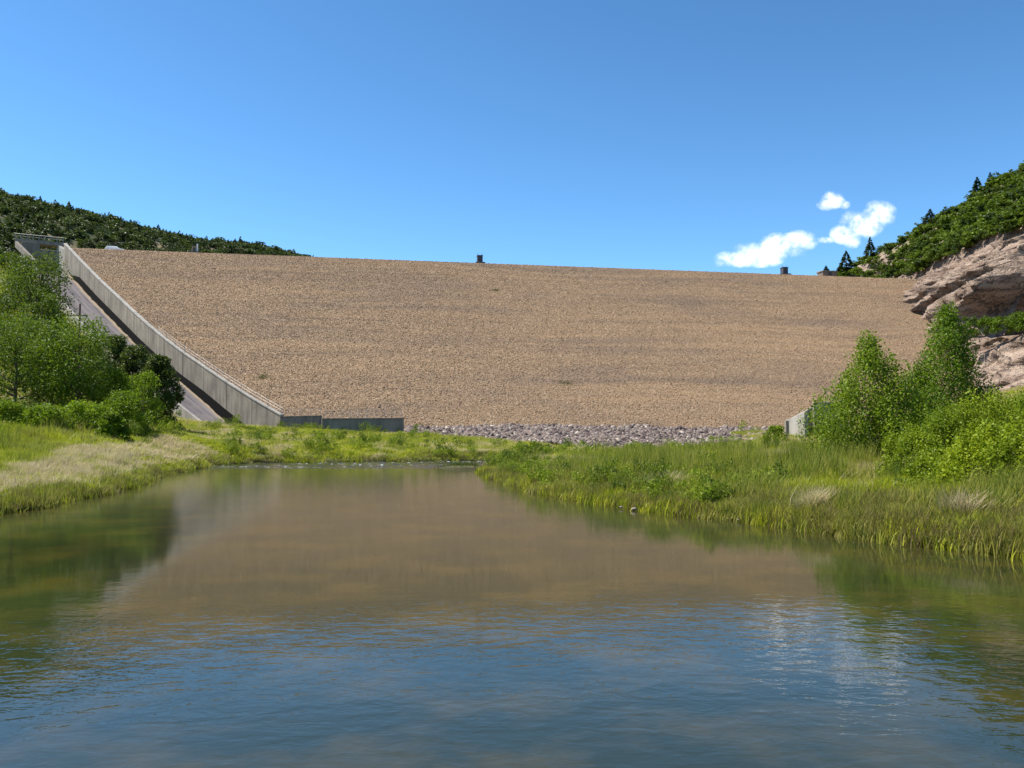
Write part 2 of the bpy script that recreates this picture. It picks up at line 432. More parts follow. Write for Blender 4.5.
# ------------------------------------------------------------------ water
m = Mat('river_water'); p = m.pos()
sp = m.node('ShaderNodeSeparateXYZ'); m.l.new(p, sp.inputs[0]); yv = sp.outputs[1]
flat = m.mapping(p, (1, 1, 0))
w1 = m.noise(m.mapping(p, (.85, 1.2, 0)), 3.3, 3, .5, .4)
w2 = m.noise(m.mapping(p, (.8, 1.3, 0), (0, 0, .25)), 6.5, 3, .55, .3)
w3 = m.noise(m.mapping(p, (.5, 1, 0), (0, 0, -.1)), .45, 2, .5)
patch = m.noise(m.mapping(p, (.06, .22, 0)), 1.0, 3, .5)
calm = m.math('MULTIPLY', m.maprange(yv, 10, 16, 1, .06), m.maprange(patch, .35, .62, .45, 1.25))
near = m.maprange(yv, 7.5, 10.5, .5, 1)
rip = m.maprange(m.math('ADD', yv, m.math('MULTIPLY', m.math('SUBTRACT', patch, .5), 8)), 66, 74, 0, 1)
amp = m.math('ADD', m.math('MULTIPLY', calm, near), m.math('MULTIPLY', rip, 22.0))
hh = m.math('ADD', m.math('MULTIPLY', w1, .0115), m.math('ADD', m.math('MULTIPLY', w2, .003), m.math('MULTIPLY', w3, .003)))
hh = m.math('MULTIPLY', hh, amp)
bn = m.bump(hh, 1.0, 1.0)
b1 = m.noise(flat, .55, 5, .6)
bed = m.mix(m.maprange(b1, .45, .68), (.018, .023, .008), (.050, .041, .010))
shallow = m.maprange(m.attr('depth'), 0, 1.1, 1, 0)
bed = m.mix(m.math('MULTIPLY', shallow, .7), bed, (.06, .05, .010))
wp = m.bsdf(bed, m.maprange(yv, 11, 26, .02, .11), bn, .5); wp.inputs['IOR'].default_value = 1.333
M_WATER = m.m
xs = np.arange(-40, 24, .6); ys = np.arange(-25, 90, .6)
X, Y, q = grid(xs, ys); sd = river_sd(X, Y)
keep = (sd < 1.5).ravel()[q].any(axis=1)
me = mesh_np('river', np.stack([X.ravel(), Y.ravel(), np.zeros(X.size)], 1), q[keep], smooth=True)
attr_f(me, 'depth', np.clip(-sd, 0, 3).ravel())
struct(link('river', me, M_WATER), 'calm brown-green river pool reflecting the dam and sky', 'river')

# shallow riffle at the head of the pool: standing wavelets with specks of foam
m = Mat('riffle_water'); p = m.pos()
fo = m.noise(m.mapping(p, (1.2, .5, 0)), 2.2, 4, .6); fo2 = m.noise(m.mapping(p, (.12, .25, 0)), 1.0, 3, .5)
foam = m.math('MULTIPLY', m.maprange(fo, .57, .68), m.maprange(fo2, .42, .58))
c = m.mix(foam, (.012, .017, .014), (.6, .65, .7))
wp = m.bsdf(c, m.maprange(foam, 0, 1, .05, .7), m.bump(m.noise(p, 9, 3), .6, .03), .5); wp.inputs['IOR'].default_value = 1.333
X, Y, q = grid(np.arange(-27, 9.5, .16), np.arange(66, 86.5, .22)); sd = river_sd(X, Y)
amp = np.clip((Y-67 + 6*(fbm(X*.15, Y*.15, 0, 91)-.5))/4, 0, 1)
Zw = amp*(.012 +  .17*(fbm(X*1.1, Y*.9, 0, 93, 3)-.42))
keep = ((sd < .6) & (amp > .02)).ravel()[q].all(axis=1)
struct(link('riffle', mesh_np('riffle', np.stack([X.ravel(), Y.ravel(), Zw.ravel()], 1), q[keep], smooth=True), m.m), 'sparkling shallow riffle at the head of the pool', 'river')

# ------------------------------------------------------------------ geometry-node scatter
def scatter(name, pts, rot, scl, idx, sources, mat=None, parent=None):
    """one object whose points carry copies of the source meshes (uncountable stuff)"""
    me = mesh_np(name, pts)
    a = me.attributes.new('rot', 'FLOAT_VECTOR', 'POINT'); a.data.foreach_set('vector', np.asarray(rot, np.float32).ravel())
    a = me.attributes.new('scl', 'FLOAT_VECTOR', 'POINT'); a.data.foreach_set('vector', np.asarray(scl, np.float32).ravel())
    a = me.attributes.new('idx', 'INT', 'POINT'); a.data.foreach_set('value', np.asarray(idx, np.int32))
    o = bpy.data.objects.new(name, me); C.objects.link(o)
    if parent is not None: o.parent = parent
    if mat is not None: me.materials.append(mat)
    ng = bpy.data.node_groups.new(name+'_scatter', 'GeometryNodeTree')
    ng.interface.new_socket('Geometry', in_out='INPUT', socket_type='NodeSocketGeometry')
    ng.interface.new_socket('Geometry', in_out='OUTPUT', socket_type='NodeSocketGeometry')
    N, L = ng.nodes, ng.links
    gi = N.new('NodeGroupInput'); go = N.new('NodeGroupOutput'); ip = N.new('GeometryNodeInstanceOnPoints')
    g2i = N.new('GeometryNodeGeometryToInstance')
    for s in reversed(sources):
        oi = N.new('GeometryNodeObjectInfo'); oi.inputs['Object'].default_value = s; oi.transform_space = 'ORIGINAL'
        L.new(oi.outputs['Geometry'], g2i.inputs[0])
    def na(n, t):
        x = N.new('GeometryNodeInputNamedAttribute'); x.data_type = t; x.inputs['Name'].default_value = n; return x.outputs['Attribute']
    e2r = N.new('FunctionNodeEulerToRotation'); L.new(na('rot', 'FLOAT_VECTOR'), e2r.inputs[0])
    L.new(gi.outputs[0], ip.inputs['Points']); L.new(g2i.outputs[0], ip.inputs['Instance'])
    ip.inputs['Pick Instance'].default_value = True
    L.new(na('idx', 'INT'), ip.inputs['Instance Index']); L.new(e2r.outputs[0], ip.inputs['Rotation']); L.new(na('scl', 'FLOAT_VECTOR'), ip.inputs['Scale'])
    L.new(ip.outputs[0], go.inputs[0])
    md = o.modifiers.new('scatter', 'NODES'); md.node_group = ng
    o['kind'] = 'stuff'
    return o
def source(name, me, mat):
    me.materials.append(mat)
    return bpy.data.objects.new(name, me)      # never linked to the scene

def rock_mesh(name, seed, flat=.7):
    r = np.random.default_rng(seed)
    # cube with each corner cut to an uneven chunk: subdivided octahedron-like hull
    t = (1+5**.5)/2
    v = np.array([(-1,t,0),(1,t,0),(-1,-t,0),(1,-t,0),(0,-1,t),(0,1,t),(0,-1,-t),(0,1,-t),(t,0,-1),(t,0,1),(-t,0,-1),(-t,0,1)], float)
    v /= np.linalg.norm(v[0])
    v *= r.uniform(.62, 1.2, (12, 1)); v *= np.array([1.15, .9, flat])*r.uniform(.85, 1.15, 3)
    f = [(0,11,5),(0,5,1),(0,1,7),(0,7,10),(0,10,11),(1,5,9),(5,11,4),(11,10,2),(10,7,6),(7,1,8),(3,9,4),(3,4,2),(3,2,6),(3,6,8),(3,8,9),(4,9,5),(2,4,11),(6,2,10),(8,6,7),(9,8,1)]
    return mesh_np(name, v, tris=f)

# ------------------------------------------------------------------ dam
dam = empty('embankment_dam', ((CL[0]+CR[0])/2, (CL[1]+CR[1])/2-80, 3), 'huge tan riprap-faced earth embankment dam spanning the whole valley', 'dam')
dam_inv = -np.array(dam.location)
def off(V): return np.asarray(V) + dam_inv
def dam_colour(m, p, r):
    """mixed tan, pink, grey stone colours, laid in faint level courses"""
    base = m.ramp(r, [(0, (.15, .108, .073)), (.16, (.24, .168, .10)), (.34, (.275, .196, .112)), (.52, (.295, .188, .118)), (.70, (.305, .214, .118)), (.86, (.25, .195, .132)), (.95, (.38, .28, .172)), (1, (.50, .42, .31))])
    n2 = m.noise(m.mapping(p, (.03, .03, .16)), 1.0, 5, .65)
    base = m.mix(m.maprange(n2, .48, .62, 0, .55), base, (.20, .15, .108))
    bz = m.node('ShaderNodeSeparateXYZ'); m.l.new(p, bz.inputs[0])
    bw = m.math('ADD', bz.outputs[2], m.math('MULTIPLY', m.noise(m.mapping(p, (.02, .02, .05)), 1.0, 3), 7.0))
    cb = m.node('ShaderNodeCombineXYZ'); m.l.new(bw, cb.inputs[2]); m.l.new(m.math('MULTIPLY', bz.outputs[0], .02), cb.inputs[0])
    band = m.noise(cb.outputs[0], .55, 5, .65)
    base = m.mix(m.maprange(band, .52, .64, 0, .55), base, (.165, .122, .088))
    base = m.mix(m.maprange(band, .36, .47, .55, 0), base, (.36, .25, .143))
    return m.mix(1.0, base, (.96, .915, .895), 'MULTIPLY')
m = Mat('riprap_bed'); p = m.pos()
vor = m.node('ShaderNodeTexVoronoi'); m.l.new(p, vor.inputs['Vector']); vor.inputs['Scale'].default_value = 4.5
sv = m.node('ShaderNodeSeparateColor'); m.l.new(vor.outputs['Color'], sv.inputs[0])
c = dam_colour(m, p, sv.outputs[0])
c = m.mix(m.maprange(vor.outputs['Distance'], .25, .65, 0, .4), c, (.12, .088, .062))
m.bsdf(c, .95, m.bump(vor.outputs['Distance'], .3, .1)); M_BED = m.m
# face grid: rows of constant height between the chute wall and the right abutment
nr, nc_ = 60, 130
zs = np.linspace(CREST_Z, 1.0, nr)
rows = []
for z in zs:
    dist = (CREST_Z-z)*SLOPE
    base = CL[:2] + dn*dist
    # left bound: along the wall line
    zi = np.clip(z, WT[-1, 2]-.7, WT[0, 2]-.7)
    k_ = np.interp(-zi, -(WT[:, 2]-.7), np.arange(len(WT)))
    wx = np.interp(k_, np.arange(len(WT)), WT[:, 0]); wy = np.interp(k_, np.arange(len(WT)), WT[:, 1])
    s0 = (wx-base[0])*cdir[0] + (wy-base[1])*cdir[1] + .1
    s1 = np.linalg.norm(CR-CL) + 30
    if z < WT[-1, 2]-.7: s0 += 0.0
    s = np.linspace(s0, s1, nc_)
    rows.append(np.stack([base[0]+cdir[0]*s, base[1]+cdir[1]*s, np.full(nc_, z)], 1))
rows = np.array(rows)
Vd = rows.reshape(-1, 3).copy()
Vd[:, 2] += (fbm(Vd[:, 0]*.05, Vd[:, 1]*.05, 0, 21)-.5)*.7*np.clip((CREST_Z-Vd[:, 2])/6, 0, 1)
ii = np.arange(nr*nc_).reshape(nr, nc_)
qd = np.stack([ii[1:, :-1], ii[1:, 1:], ii[:-1, 1:], ii[:-1, :-1]], -1).reshape(-1, 4)
# crest road and upstream side
top = rows[0].copy(); t1 = top.copy(); t1[:, :2] -= dn*9.0; t2 = t1.copy(); t2[:, :2] -= dn*90; t2[:, 2] = 2
n0 = len(Vd); Vd = np.r_[Vd, t1, t2]
e = np.arange(nc_-1)
qd = np.r_[qd, np.stack([e, e+1, n0+e+1, n0+e], 1), np.stack([n0+e, n0+e+1, n0+nc_+e+1, n0+nc_+e], 1)]
link('embankment', mesh_np('embankment', off(Vd), qd, smooth=False), M_BED, dam)
# riprap stones
m = Mat('riprap_stone'); m.bsdf(dam_colour(m, m.pos(), m.rand()), .95); M_RIP = m.m
rocks = [source('stone_shape', rock_mesh('stone_shape', 100+i), M_RIP) for i in range(6)]
n = 620000
s1 = np.linalg.norm(CR-CL)
zz = CREST_Z - rng.uniform(0, 1, n)*(CREST_Z-2.4); ssn = rng.uniform(-5, s1+25, n)
dist = (CREST_Z-zz)*SLOPE
px_ = CL[0] + dn[0]*dist + cdir[0]*ssn; py_ = CL[1] + dn[1]*dist + cdir[1]*ssn
k_ = np.interp(-np.clip(zz, WT[-1, 2]-.7, None), -(WT[:, 2]-.7), np.arange(len(WT)))
wx = np.interp(k_, np.arange(len(WT)), WT[:, 0]); wy = np.interp(k_, np.arange(len(WT)), WT[:, 1])
ok = ((px_-wx)*cdir[0] + (py_-wy)*cdir[1] > .9) & (np.abs(px_/py_) < .75)
px_, py_, zz = px_[ok], py_[ok], zz[ok]; n = len(px_)
gz = zz + (fbm(px_*.05, py_*.05, 0, 21)-.5)*.7*np.clip((CREST_Z-zz)/6, 0, 1)
sz_ = rng.lognormal(math.log(.088), .30, n).clip(.04, .26)
o = scatter('riprap', off(np.stack([px_, py_, gz-.005], 1)), rng.uniform(0, 6.3, (n, 3)), sz_[:, None]*rng.uniform(.8, 1.2, (n, 3))*np.array([1, 1, .8]), rng.integers(0, 6, n), rocks, parent=dam)
o['label'] = 'loose angular tan stones covering the dam face'

# heavier rubble apron at the toe
m = Mat('rubble_stone'); r = m.rand()
base = m.ramp(r, [(0, (.05, .038, .036)), (.3, (.115, .085, .078)), (.55, (.21, .168, .135)), (.8, (.16, .125, .11)), (1, (.42, .36, .30))])
nn = m.noise(m.pos(), 2.0, 4); base = m.mix(m.maprange(nn, .4, .7, 0, .35), base, (.12, .09, .08))
m.bsdf(base, .95); M_RUB = m.m
rocks2 = [source('rubble_shape', rock_mesh('rubble_shape', 200+i, .8), M_RUB) for i in range(6)]
n = 60000
tt = rng.uniform(0, 1, n); vv = rng.uniform(0, 1, n)
topL = np.array([P(406,427,131), P(480,426,138), P(560,426,140), P(650,427,143), P(770,429,145)])
botL = np.array([P(406,437,124), P(480,440,119), P(560,446,110), P(650,453,104), P(770,443,110)])
tx = np.linspace(0, 1, 5)
def lerpL(L, t): return np.stack([np.interp(t, tx, L[:, k]) for k in range(3)], 1)
pt = lerpL(topL, tt)*(1-vv[:, None]) + lerpL(botL, tt)*vv[:, None]
pt[:, 2] += (fbm(pt[:, 0]*.2, pt[:, 1]*.2, 0, 33)-.5)*1.3
sz_ = rng.lognormal(math.log(.17), .42, n).clip(.08, .6)
o = scatter('rubble_apron', pt, rng.uniform(0, 6.3, (n, 3)), sz_[:, None]*rng.uniform(.75, 1.25, (n, 3)), rng.integers(0, 6, n), rocks2)
tag(o, 'band of coarse purple-grey and pale broken rubble along the dam toe', 'rubble', kind='stuff')
# earth under the rubble, so stones do not float
g = 40
T = np.linspace(0, 1, g); Vv = np.linspace(0, 1, 12)
Vb = np.concatenate([lerpL(topL, T)*(1-v) + lerpL(botL, T)*v for v in Vv]); Vb[:, 2] += (fbm(Vb[:, 0]*.2, Vb[:, 1]*.2, 0, 33)-.5)*1.3 - .25
i2 = np.arange(g*12).reshape(12, g); qb = np.stack([i2[1:, :-1], i2[1:, 1:], i2[:-1, 1:], i2[:-1, :-1]], -1).reshape(-1, 4)
struct(link('rubble_bed', mesh_np('rubble_bed', Vb, qb, smooth=True), M_RUB), 'stony earth under the rubble band at the dam toe', 'ground')

# ------------------------------------------------------------------ spillway
spill = empty('spillway', chute(28, 0, FLOOR_DZ[28]), 'long concrete spillway chute running down the left edge of the dam', 'spillway')
so = -np.array(spill.location)
def sq(p): return np.asarray(p)+so
for i in range(0, len(WT)-1, 2):                 # dam-side wall, cast in panels
    j = i+2; mb = MB(); a = .004
    def cs(k, t0):
        w = WT[k] if k == i else WT[j]
        other = WT[j] if k == i else WT[i]
        w = w + (other-w)*t0; nrm = WN[k]; fd = FLOOR_DZ[k]-1.0
        return [sq([w[0]+nrm[0]*o, w[1]+nrm[1]*o, w[2]+z]) for (o, z) in ((.0, fd), (-.55, fd), (-.45, 0), (.0, 0))]
    A, B = cs(i, a), cs(j, a)
    mb.hexa([A[0], B[0], B[1], A[1], A[3], B[3], B[2], A[2]])
    mb.build('wall_panel', M_CONC, spill, bevel=.03)
    # coping
    mb = MB()
    def cp(k, t0):
        w = WT[k]; other = WT[j] if k == i else WT[i]; w = w + (other-w)*t0; nrm = WN[k]
        return [sq([w[0]+nrm[0]*o, w[1]+nrm[1]*o, w[2]+z]) for (o, z) in ((.10, .003), (-.60, .003), (-.60, .22), (.10, .22))]
    A, B = cp(i, .006), cp(j, .006)
    mb.hexa([A[0], B[0], B[1], A[1], A[3], B[3], B[2], A[2]])
    mb.build('coping', M_CONC_L, spill)
# floor with near-black strip coloured in next to the wall
m = Mat('chute_floor_concrete'); p = m.pos(); oo = m.attr('across'); al = m.attr('along')
cxy = m.node('ShaderNodeCombineXYZ'); m.l.new(oo, cxy.inputs[0]); m.l.new(al, cxy.inputs[1])
str1 = m.noise(m.mapping(cxy.outputs[0], (.9, .05, 1)), 1.0, 5, .6); n2 = m.noise(p, .5, 5, .6)
c = m.mix(m.maprange(str1, .35, .65), (.10, .088, .090), (.215, .19, .185))
c = m.mix(m.maprange(n2, .5, .75, 0, .6), c, (.22, .185, .155))
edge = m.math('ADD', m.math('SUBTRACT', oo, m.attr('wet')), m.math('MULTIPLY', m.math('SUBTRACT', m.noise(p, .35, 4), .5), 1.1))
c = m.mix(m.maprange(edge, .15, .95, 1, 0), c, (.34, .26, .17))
stripf = m.maprange(edge, -.15, .12, 1, 0)
c = m.mix(stripf, c, (.004, .004, .004))
m.bsdf(c, .95, None, .05); M_CHUTE = m.m
na = 16; Vf = []; ac = []; alg = []; strip_w = []
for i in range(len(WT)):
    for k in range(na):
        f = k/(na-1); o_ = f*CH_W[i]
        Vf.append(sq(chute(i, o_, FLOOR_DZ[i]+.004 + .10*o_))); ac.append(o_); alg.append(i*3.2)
        strip_w.append(2.0 + 1.6*max(0, (i-16)/12)**1.5)  # strip width, growing towards the lower end
i2 = np.arange(len(WT)*na).reshape(-1, na)
qf = np.stack([i2[1:, :-1], i2[1:, 1:], i2[:-1, 1:], i2[:-1, :-1]], -1).reshape(-1, 4)
me = mesh_np('chute_floor', Vf, qf, smooth=True); attr_f(me, 'across', ac); attr_f(me, 'along', alg); attr_f(me, 'wet', strip_w)
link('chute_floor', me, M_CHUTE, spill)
# outer kerb wall
mb = MB()
for i in range(len(WT)-1):
    def kc(k):
        z0 = FLOOR_DZ[k] + .10*CH_W[k]
        return [sq(chute(k, CH_W[k]+o, z0+z)) for (o, z) in ((0.02, -2.5), (.45, -2.5), (.45, .45), (.02, .45))]
    A, B = kc(i), kc(i+1)
    mb.hexa([A[0], B[0], B[1], A[1], A[3], B[3], B[2], A[2]])
mb.build('outer_kerb', M_CONC_L, spill)
# head works: two piers, deck, back wall
def panel(pxs, depth_a, depth_b, thick, name, mat, parent, org):
    """upright wall whose outline (px list: top-left, top-right, bottom-right, bottom-left) runs from depth_a (left) to depth_b"""
    tl, tr, br, bl = pxs
    q = [P(*bl, depth_a), P(*br, depth_b), P(*tr, depth_b), P(*tl, depth_a)]
    q[0][:2] = q[3][:2]*1.0; q[1][:2] = q[2][:2]*1.0
    d = (q[1]-q[0])[:2]; d /= np.linalg.norm(d); nb = np.array([-d[1], d[0]])
    if nb[1] < 0: nb = -nb
    back = [x + np.r_[nb*thick, 0] for x in q]
    mb = MB(); mb.hexa([x+org for x in (q[0], q[1], back[1], back[0], q[3], q[2], back[2], back[3])])
    return mb.build(name, mat, parent, bevel=.04)
dh = float(WT[0, 1])
panel([(57,244),(79,262),(80,284),(59,284)], dh+6, dh-3.2, .8, 'pier', M_CONC_L, spill, so)
panel([(22,241),(40,243),(40,257),(33,258)], dh+3, dh+5, .8, 'pier', M_CONC, spill, so)
panel([(38,249),(60,251),(60,290),(38,290)], dh+12, dh+12, .6, 'headwall', M_CONC_D, spill, so)
panel([(15,238),(63,242.5),(63,246.5),(15,241.5)], dh+4.5, dh+5.5, 3.5, 'deck', M_CONC_D, spill, so)
panel([(15,241),(36,262),(36,268),(15,247)], dh+2, dh-4, .7, 'wing_wall', M_CONC_D, spill, so)
mb = MB()
a, b = sq(P(15,238,dh+4.6)), sq(P(63,242.5,dh+5.6))
for z in (.55, 1.1): mb.tube([a+[0,0,z], b+[0,0,z]], [.05]*2, 5)
mb.build('rail', M_GALV, spill)
for t in np.linspace(0, 1, 9):
    mb = MB(); c0 = a+(b-a)*t; mb.tube([c0-[0,0,.1], c0+[0,0,1.15]], [.05]*2, 5); mb.build('rail_post', M_GALV, spill)
# hand rail along the lower part of the wall
for i in range(17, len(WT)):
    c0 = sq([WT[i, 0]-WN[i, 0]*.3, WT[i, 1]-WN[i, 1]*.3, WT[i, 2]+.2])
    mb = MB(); mb.tube([c0, c0+[0, 0, 1.05]], [.03]*2, 5); mb.build('rail_post', M_GALV, spill)
mb = MB()
for z in (.55, 1.0):
    mb.tube([sq([WT[i, 0]-WN[i, 0]*.3, WT[i, 1]-WN[i, 1]*.3, WT[i, 2]+.2+z]) for i in range(17, len(WT))], [.025]*(len(WT)-17), 5)
mb.build('rail', M_GALV, spill)

# ------------------------------------------------------------------ retaining walls at the toe
def retaining(label, pts, depths, thick, mat, cat='wall', rails=None):
    tl, tr, br, bl = pts
    base = P(*bl, depths[0]); base[2] -= .6
    e_ = empty('retaining_wall', base, label, cat, 'concrete retaining walls at the foot of the dam')
    org = -np.array(e_.location)
    panel([tl, tr, (br[0], br[1]+6), (bl[0], bl[1]+6)], depths[0], depths[1], thick, 'wall', mat, e_, org)
    a, b = P(*tl, depths[0])+org, P(*tr, depths[1])+org
    mb = MB(); d = (b-a)/np.linalg.norm(b-a); nb = np.array([-d[1], d[0], 0])
    mb.hexa([a-nb*.05+[0,0,.003], b-nb*.05+[0,0,.003], b+nb*(thick+.05)+[0,0,.003], a+nb*(thick+.05)+[0,0,.003], a-nb*.05+[0,0,.16], b-nb*.05+[0,0,.16], b+nb*(thick+.05)+[0,0,.16], a+nb*(thick+.05)+[0,0,.16]])
    mb.build('coping', mat, e_)
    if rails:
        n_ = rails
        for t in np.linspace(.03, .97, n_):
            c0 = a+(b-a)*t + nb*(thick*.5) + [0, 0, .15]; mb = MB(); mb.tube([c0, c0+[0, 0, 1.05]], [.03]*2, 5); mb.build('rail_post', M_GALV, e_)
        mb = MB()
        for z in (.5, 1.05):
            mb.tube([a+(b-a)*.03+nb*thick*.5+[0,0,.15+z], a+(b-a)*.97+nb*thick*.5+[0,0,.15+z]], [.022]*2, 5)
        mb.build('rail', M_GALV, e_)
    return e_
retaining('short dark brown-grey retaining wall joining the end of the spillway wall', [(280,417.5),(322,416.5),(322,431),(280,431)], (129, 131), .5, M_CONC_D, rails=5)
retaining('long dark grey retaining wall ending in the grass beside the rubble', [(322,419.5),(404,419),(406,434),(322,433)], (123, 126), .6, M_CONC_D, rails=10)

# ------------------------------------------------------------------ outlet works at the right end of the toe
base = P(800, 436, 106); base[2] -= .4
outlet = empty('outlet_structure', base, 'pale concrete outlet works with wing wall beside the right bank tree', 'outlet')
oo_ = -np.array(outlet.location)
panel([(789.5,420),(808,412),(808.5,446),(789.5,446)], 110, 103, .45, 'wing_wall', M_CONC_L, outlet, oo_)
panel([(785.8,420.5),(789,420.5),(789,446),(785.8,446)], 105, 105, .6, 'wing_wall', M_CONC_D, outlet, oo_)
panel([(814,402),(842,402),(842,446),(814,446)], 108, 108, .6, 'headwall', M_CONC_D, outlet, oo_)
panel([(793,418),(815,406),(815,446),(793,446)], 112, 114, .45, 'back_wall', M_CONC_D, outlet, oo_)
# ------------------------------------------------------------------ small huts on the crest
def hut(px, py_top, py_bot, wpx, label, mat, pipe=False):
    t = (CREST_Z-CAMZ)/ray(px, py_bot)[1]; c = P(px, py_bot, t)
    s_along = (c[0]-CL[0])*cdir[0] + (c[1]-CL[1])*cdir[1]
    c[:2] = CL[:2] + cdir*s_along - dn*.8; c[2] = CREST_Z
    h = (py_bot-py_top)/F_*c[1]; w = wpx/F_*c[1]
    e_ = empty('crest_hut', c, label, 'hut', 'small huts on the dam crest', rz=math.atan2(cdir[1], cdir[0]))
    mb = MB(); mb.box(-w/2, w/2, -.2, w, .35, h); mb.build('cabin', mat, e_, bevel=.04)
    mb = MB(); mb.box(-w*.9, w*.95, -.7, w+.4, -.45, .347); mb.build('base_slab', M_RUST, e_, bevel=.03)
    mb = MB(); mb.box(-w*.56, w*.56, -.32, w+.1, h+.003, h+.14); mb.build('roof', M_RUST, e_)
    mb = MB(); mb.box(-w*.22, w*.22, -.235, -.204, .4, h*.8); mb.build('door', M_RUST, e_)
    for s in (-.4, .4):
        mb = MB(); mb.tube([(w*s, w*.4, h+.1), (w*s, w*.4, h+.75)], [.05]*2, 6); mb.build('vent_pipe', M_RUST, e_)
    if pipe:
        mb = MB(); mb.tube([(w*.62, -.3, .3), (w*.62, -.3, h+.5)], [.16]*2, 8); mb.build('standpipe', M_WHITE, e_)
    return e_
hut(193.5, 245, 252, 5, 'tan hut with a white standpipe at the left of the dam crest', M_TAN, True)
hut(481.5, 254, 262, 5.2, 'dark blue-grey hut standing alone at the middle of the dam crest', M_RUST)
hut(784, 268, 275.5, 5.4, 'dark hut on the dam crest just below the white clouds', M_RUST)

# low block at the right end of the crest
t = (CREST_Z-CAMZ)/ray(834, 276.5)[1]; c = P(834, 276.5, t); c[2] = CREST_Z; c[1] += 3
e_ = empty('low_building', c, 'low brown-grey building at the right end of the crest below the hill', 'building', rz=math.atan2(cdir[1], cdir[0]))
mb = MB(); mb.box(-2.1, 2.1, 0, 3, -.2, 1.9); mb.build('wall', mat_concrete('brown_block', (.24, .19, .15), (.15, .12, .10)), e_, bevel=.05)
mb = MB(); mb.hexa([(-2.3,-.2,1.903),(2.3,-.2,1.903),(2.3,3.2,1.903),(-2.3,3.2,1.903),(-2.3,-.2,2.1),(2.3,-.2,2.1),(2.3,3.2,2.3),(-2.3,3.2,2.3)]); mb.build('roof', M_CONC_D, e_)
mb = MB(); mb.box(-.5, .5, -.04, -.004, -.1, 1.7); mb.build('door', M_RUST, e_)

# vehicle on the crest road: only its roof clears the edge
t = (CREST_Z-CAMZ)/ray(110, 249)[1]; c = P(110, 249, t); c[:2] -= dn*5.2; c[2] = CREST_Z
car = empty('parked_car', c, 'white car parked on the crest road near the spillway, only its roof showing', 'car', rz=math.atan2(cdir[1], cdir[0]))
prof = [(-2.2,.35),(2.2,.35),(2.25,.75),(2.1,.95),(1.1,1.05),(.45,1.55),(-1.6,1.6),(-2.15,1.05),(-2.25,.7)]
mb = MB(); k = len(prof)
mb.v = [(x, -.85 if z < 1.06 else -.68, z) for x, z in prof] + [(x, .85 if z < 1.06 else .68, z) for x, z in prof]
mb.f = [tuple(range(k)), tuple(range(2*k-1, k-1, -1))] + [(i, i+k, (i+1) % k+k, (i+1) % k) for i in range(k)]
mb.build('body', M_WHITE, car, bevel=.05)
for s in (-1, 1):
    mb = MB(); mb.quad((-1.75, s*.82, 1.09), (.85, s*.82, 1.09), (.4, s*.70, 1.48), (-1.5, s*.70, 1.48)); mb.build('side_window', M_GLASS, car)
    for xw in (-1.35, 1.4):
        mb = MB(); mb.tube([(xw, s*.66, .33), (xw, s*.90, .33)], [.33]*2, 14); mb.build('wheel', M_TYRE, car)
mb = MB(); mb.quad((1.12, -.72, 1.09), (1.12, .72, 1.09), (.5, .62, 1.56), (.5, -.62, 1.56)); mb.build('windscreen', M_GLASS, car)
# utility pole on the left slope
b0 = P(79, 343, 118); b0[2] = float(ground_z(b0[0], b0[1])); topz = P(79, 304, 118)[2]
pole = empty('utility_pole', b0, 'lone wooden utility pole rising above the trees beside the spillway', 'pole')
mb = MB(); mb.tube([(0,0,-.5),(0,0,topz-b0[2])], [.17,.12], 8); mb.build('shaft', M_WOODPOLE, pole)
mb = MB(); zt = topz-b0[2]-1.6; mb.box(-.9, .9, -.07, .05, zt, zt+.13); mb.build('crossarm', M_WOODPOLE, pole)
for s in (-.75, .75):
    mb = MB(); mb.tube([(s,0,zt+.133),(s,0,zt+.34)], [.06,.05], 6); mb.build('insulator', M_GALV, pole)

# ------------------------------------------------------------------ hills
def rbf_height(pts):
    pts = np.array(pts, float); n = len(pts)
    D = np.linalg.norm(pts[:, None, :2]-pts[None, :, :2], axis=2)
    A = np.zeros((n+3, n+3)); A[:n, :n] = D; A[:n, n] = 1; A[:n, n+1:] = pts[:, :2]; A[n, :n] = 1; A[n+1:, :n] = pts[:, :2].T
    w = np.linalg.lstsq(A, np.r_[pts[:, 2], 0, 0, 0], rcond=None)[0]
    def f(x, y):
        r = w[n] + w[n+1]*x + w[n+2]*y
        for k in range(n): r = r + w[k]*np.hypot(x-pts[k, 0], y-pts[k, 1])
        return r
    return f
m = Mat('sandstone'); p = m.pos()
bed_ = m.noise(m.mapping(p, (.03, .10, .55), (.2, 0, 0)), 1.0, 6, .65); n2 = m.noise(p, .25, 6, .6); n3 = m.noise(p, 2.2, 4, .6)
c = m.mix(m.maprange(bed_, .35, .65), (.215, .148, .112), (.40, .305, .23))
c = m.mix(m.maprange(n2, .5, .72, 0, .7), c, (.17, .105, .07))
st = m.noise(m.mapping(p, (.5, .5, .05)), .5, 5, .6)
c = m.mix(m.maprange(st, .54, .7, 0, .75), c, (.10, .065, .042))
c = m.mix(m.maprange(n3, .55, .8, 0, .5), c, (.33, .26, .205))
vo = m.node('ShaderNodeTexVoronoi', feature='DISTANCE_TO_EDGE'); m.put(vo.inputs['Vector'], m.mapping(m.mix(1.0, p, m.mix(m.noise(p, .5, 5, .7), (0., 0., 0.), (9., 9., 5.)), 'ADD'), (.11, .11, .6), (.2, 0, 0))); vo.inputs['Scale'].default_value = 1.0
cr_ = m.maprange(vo.outputs['Distance'], .0, .04, 1, 0)
c = m.mix(m.math('MULTIPLY', cr_, .3), c, (.09, .065, .05))
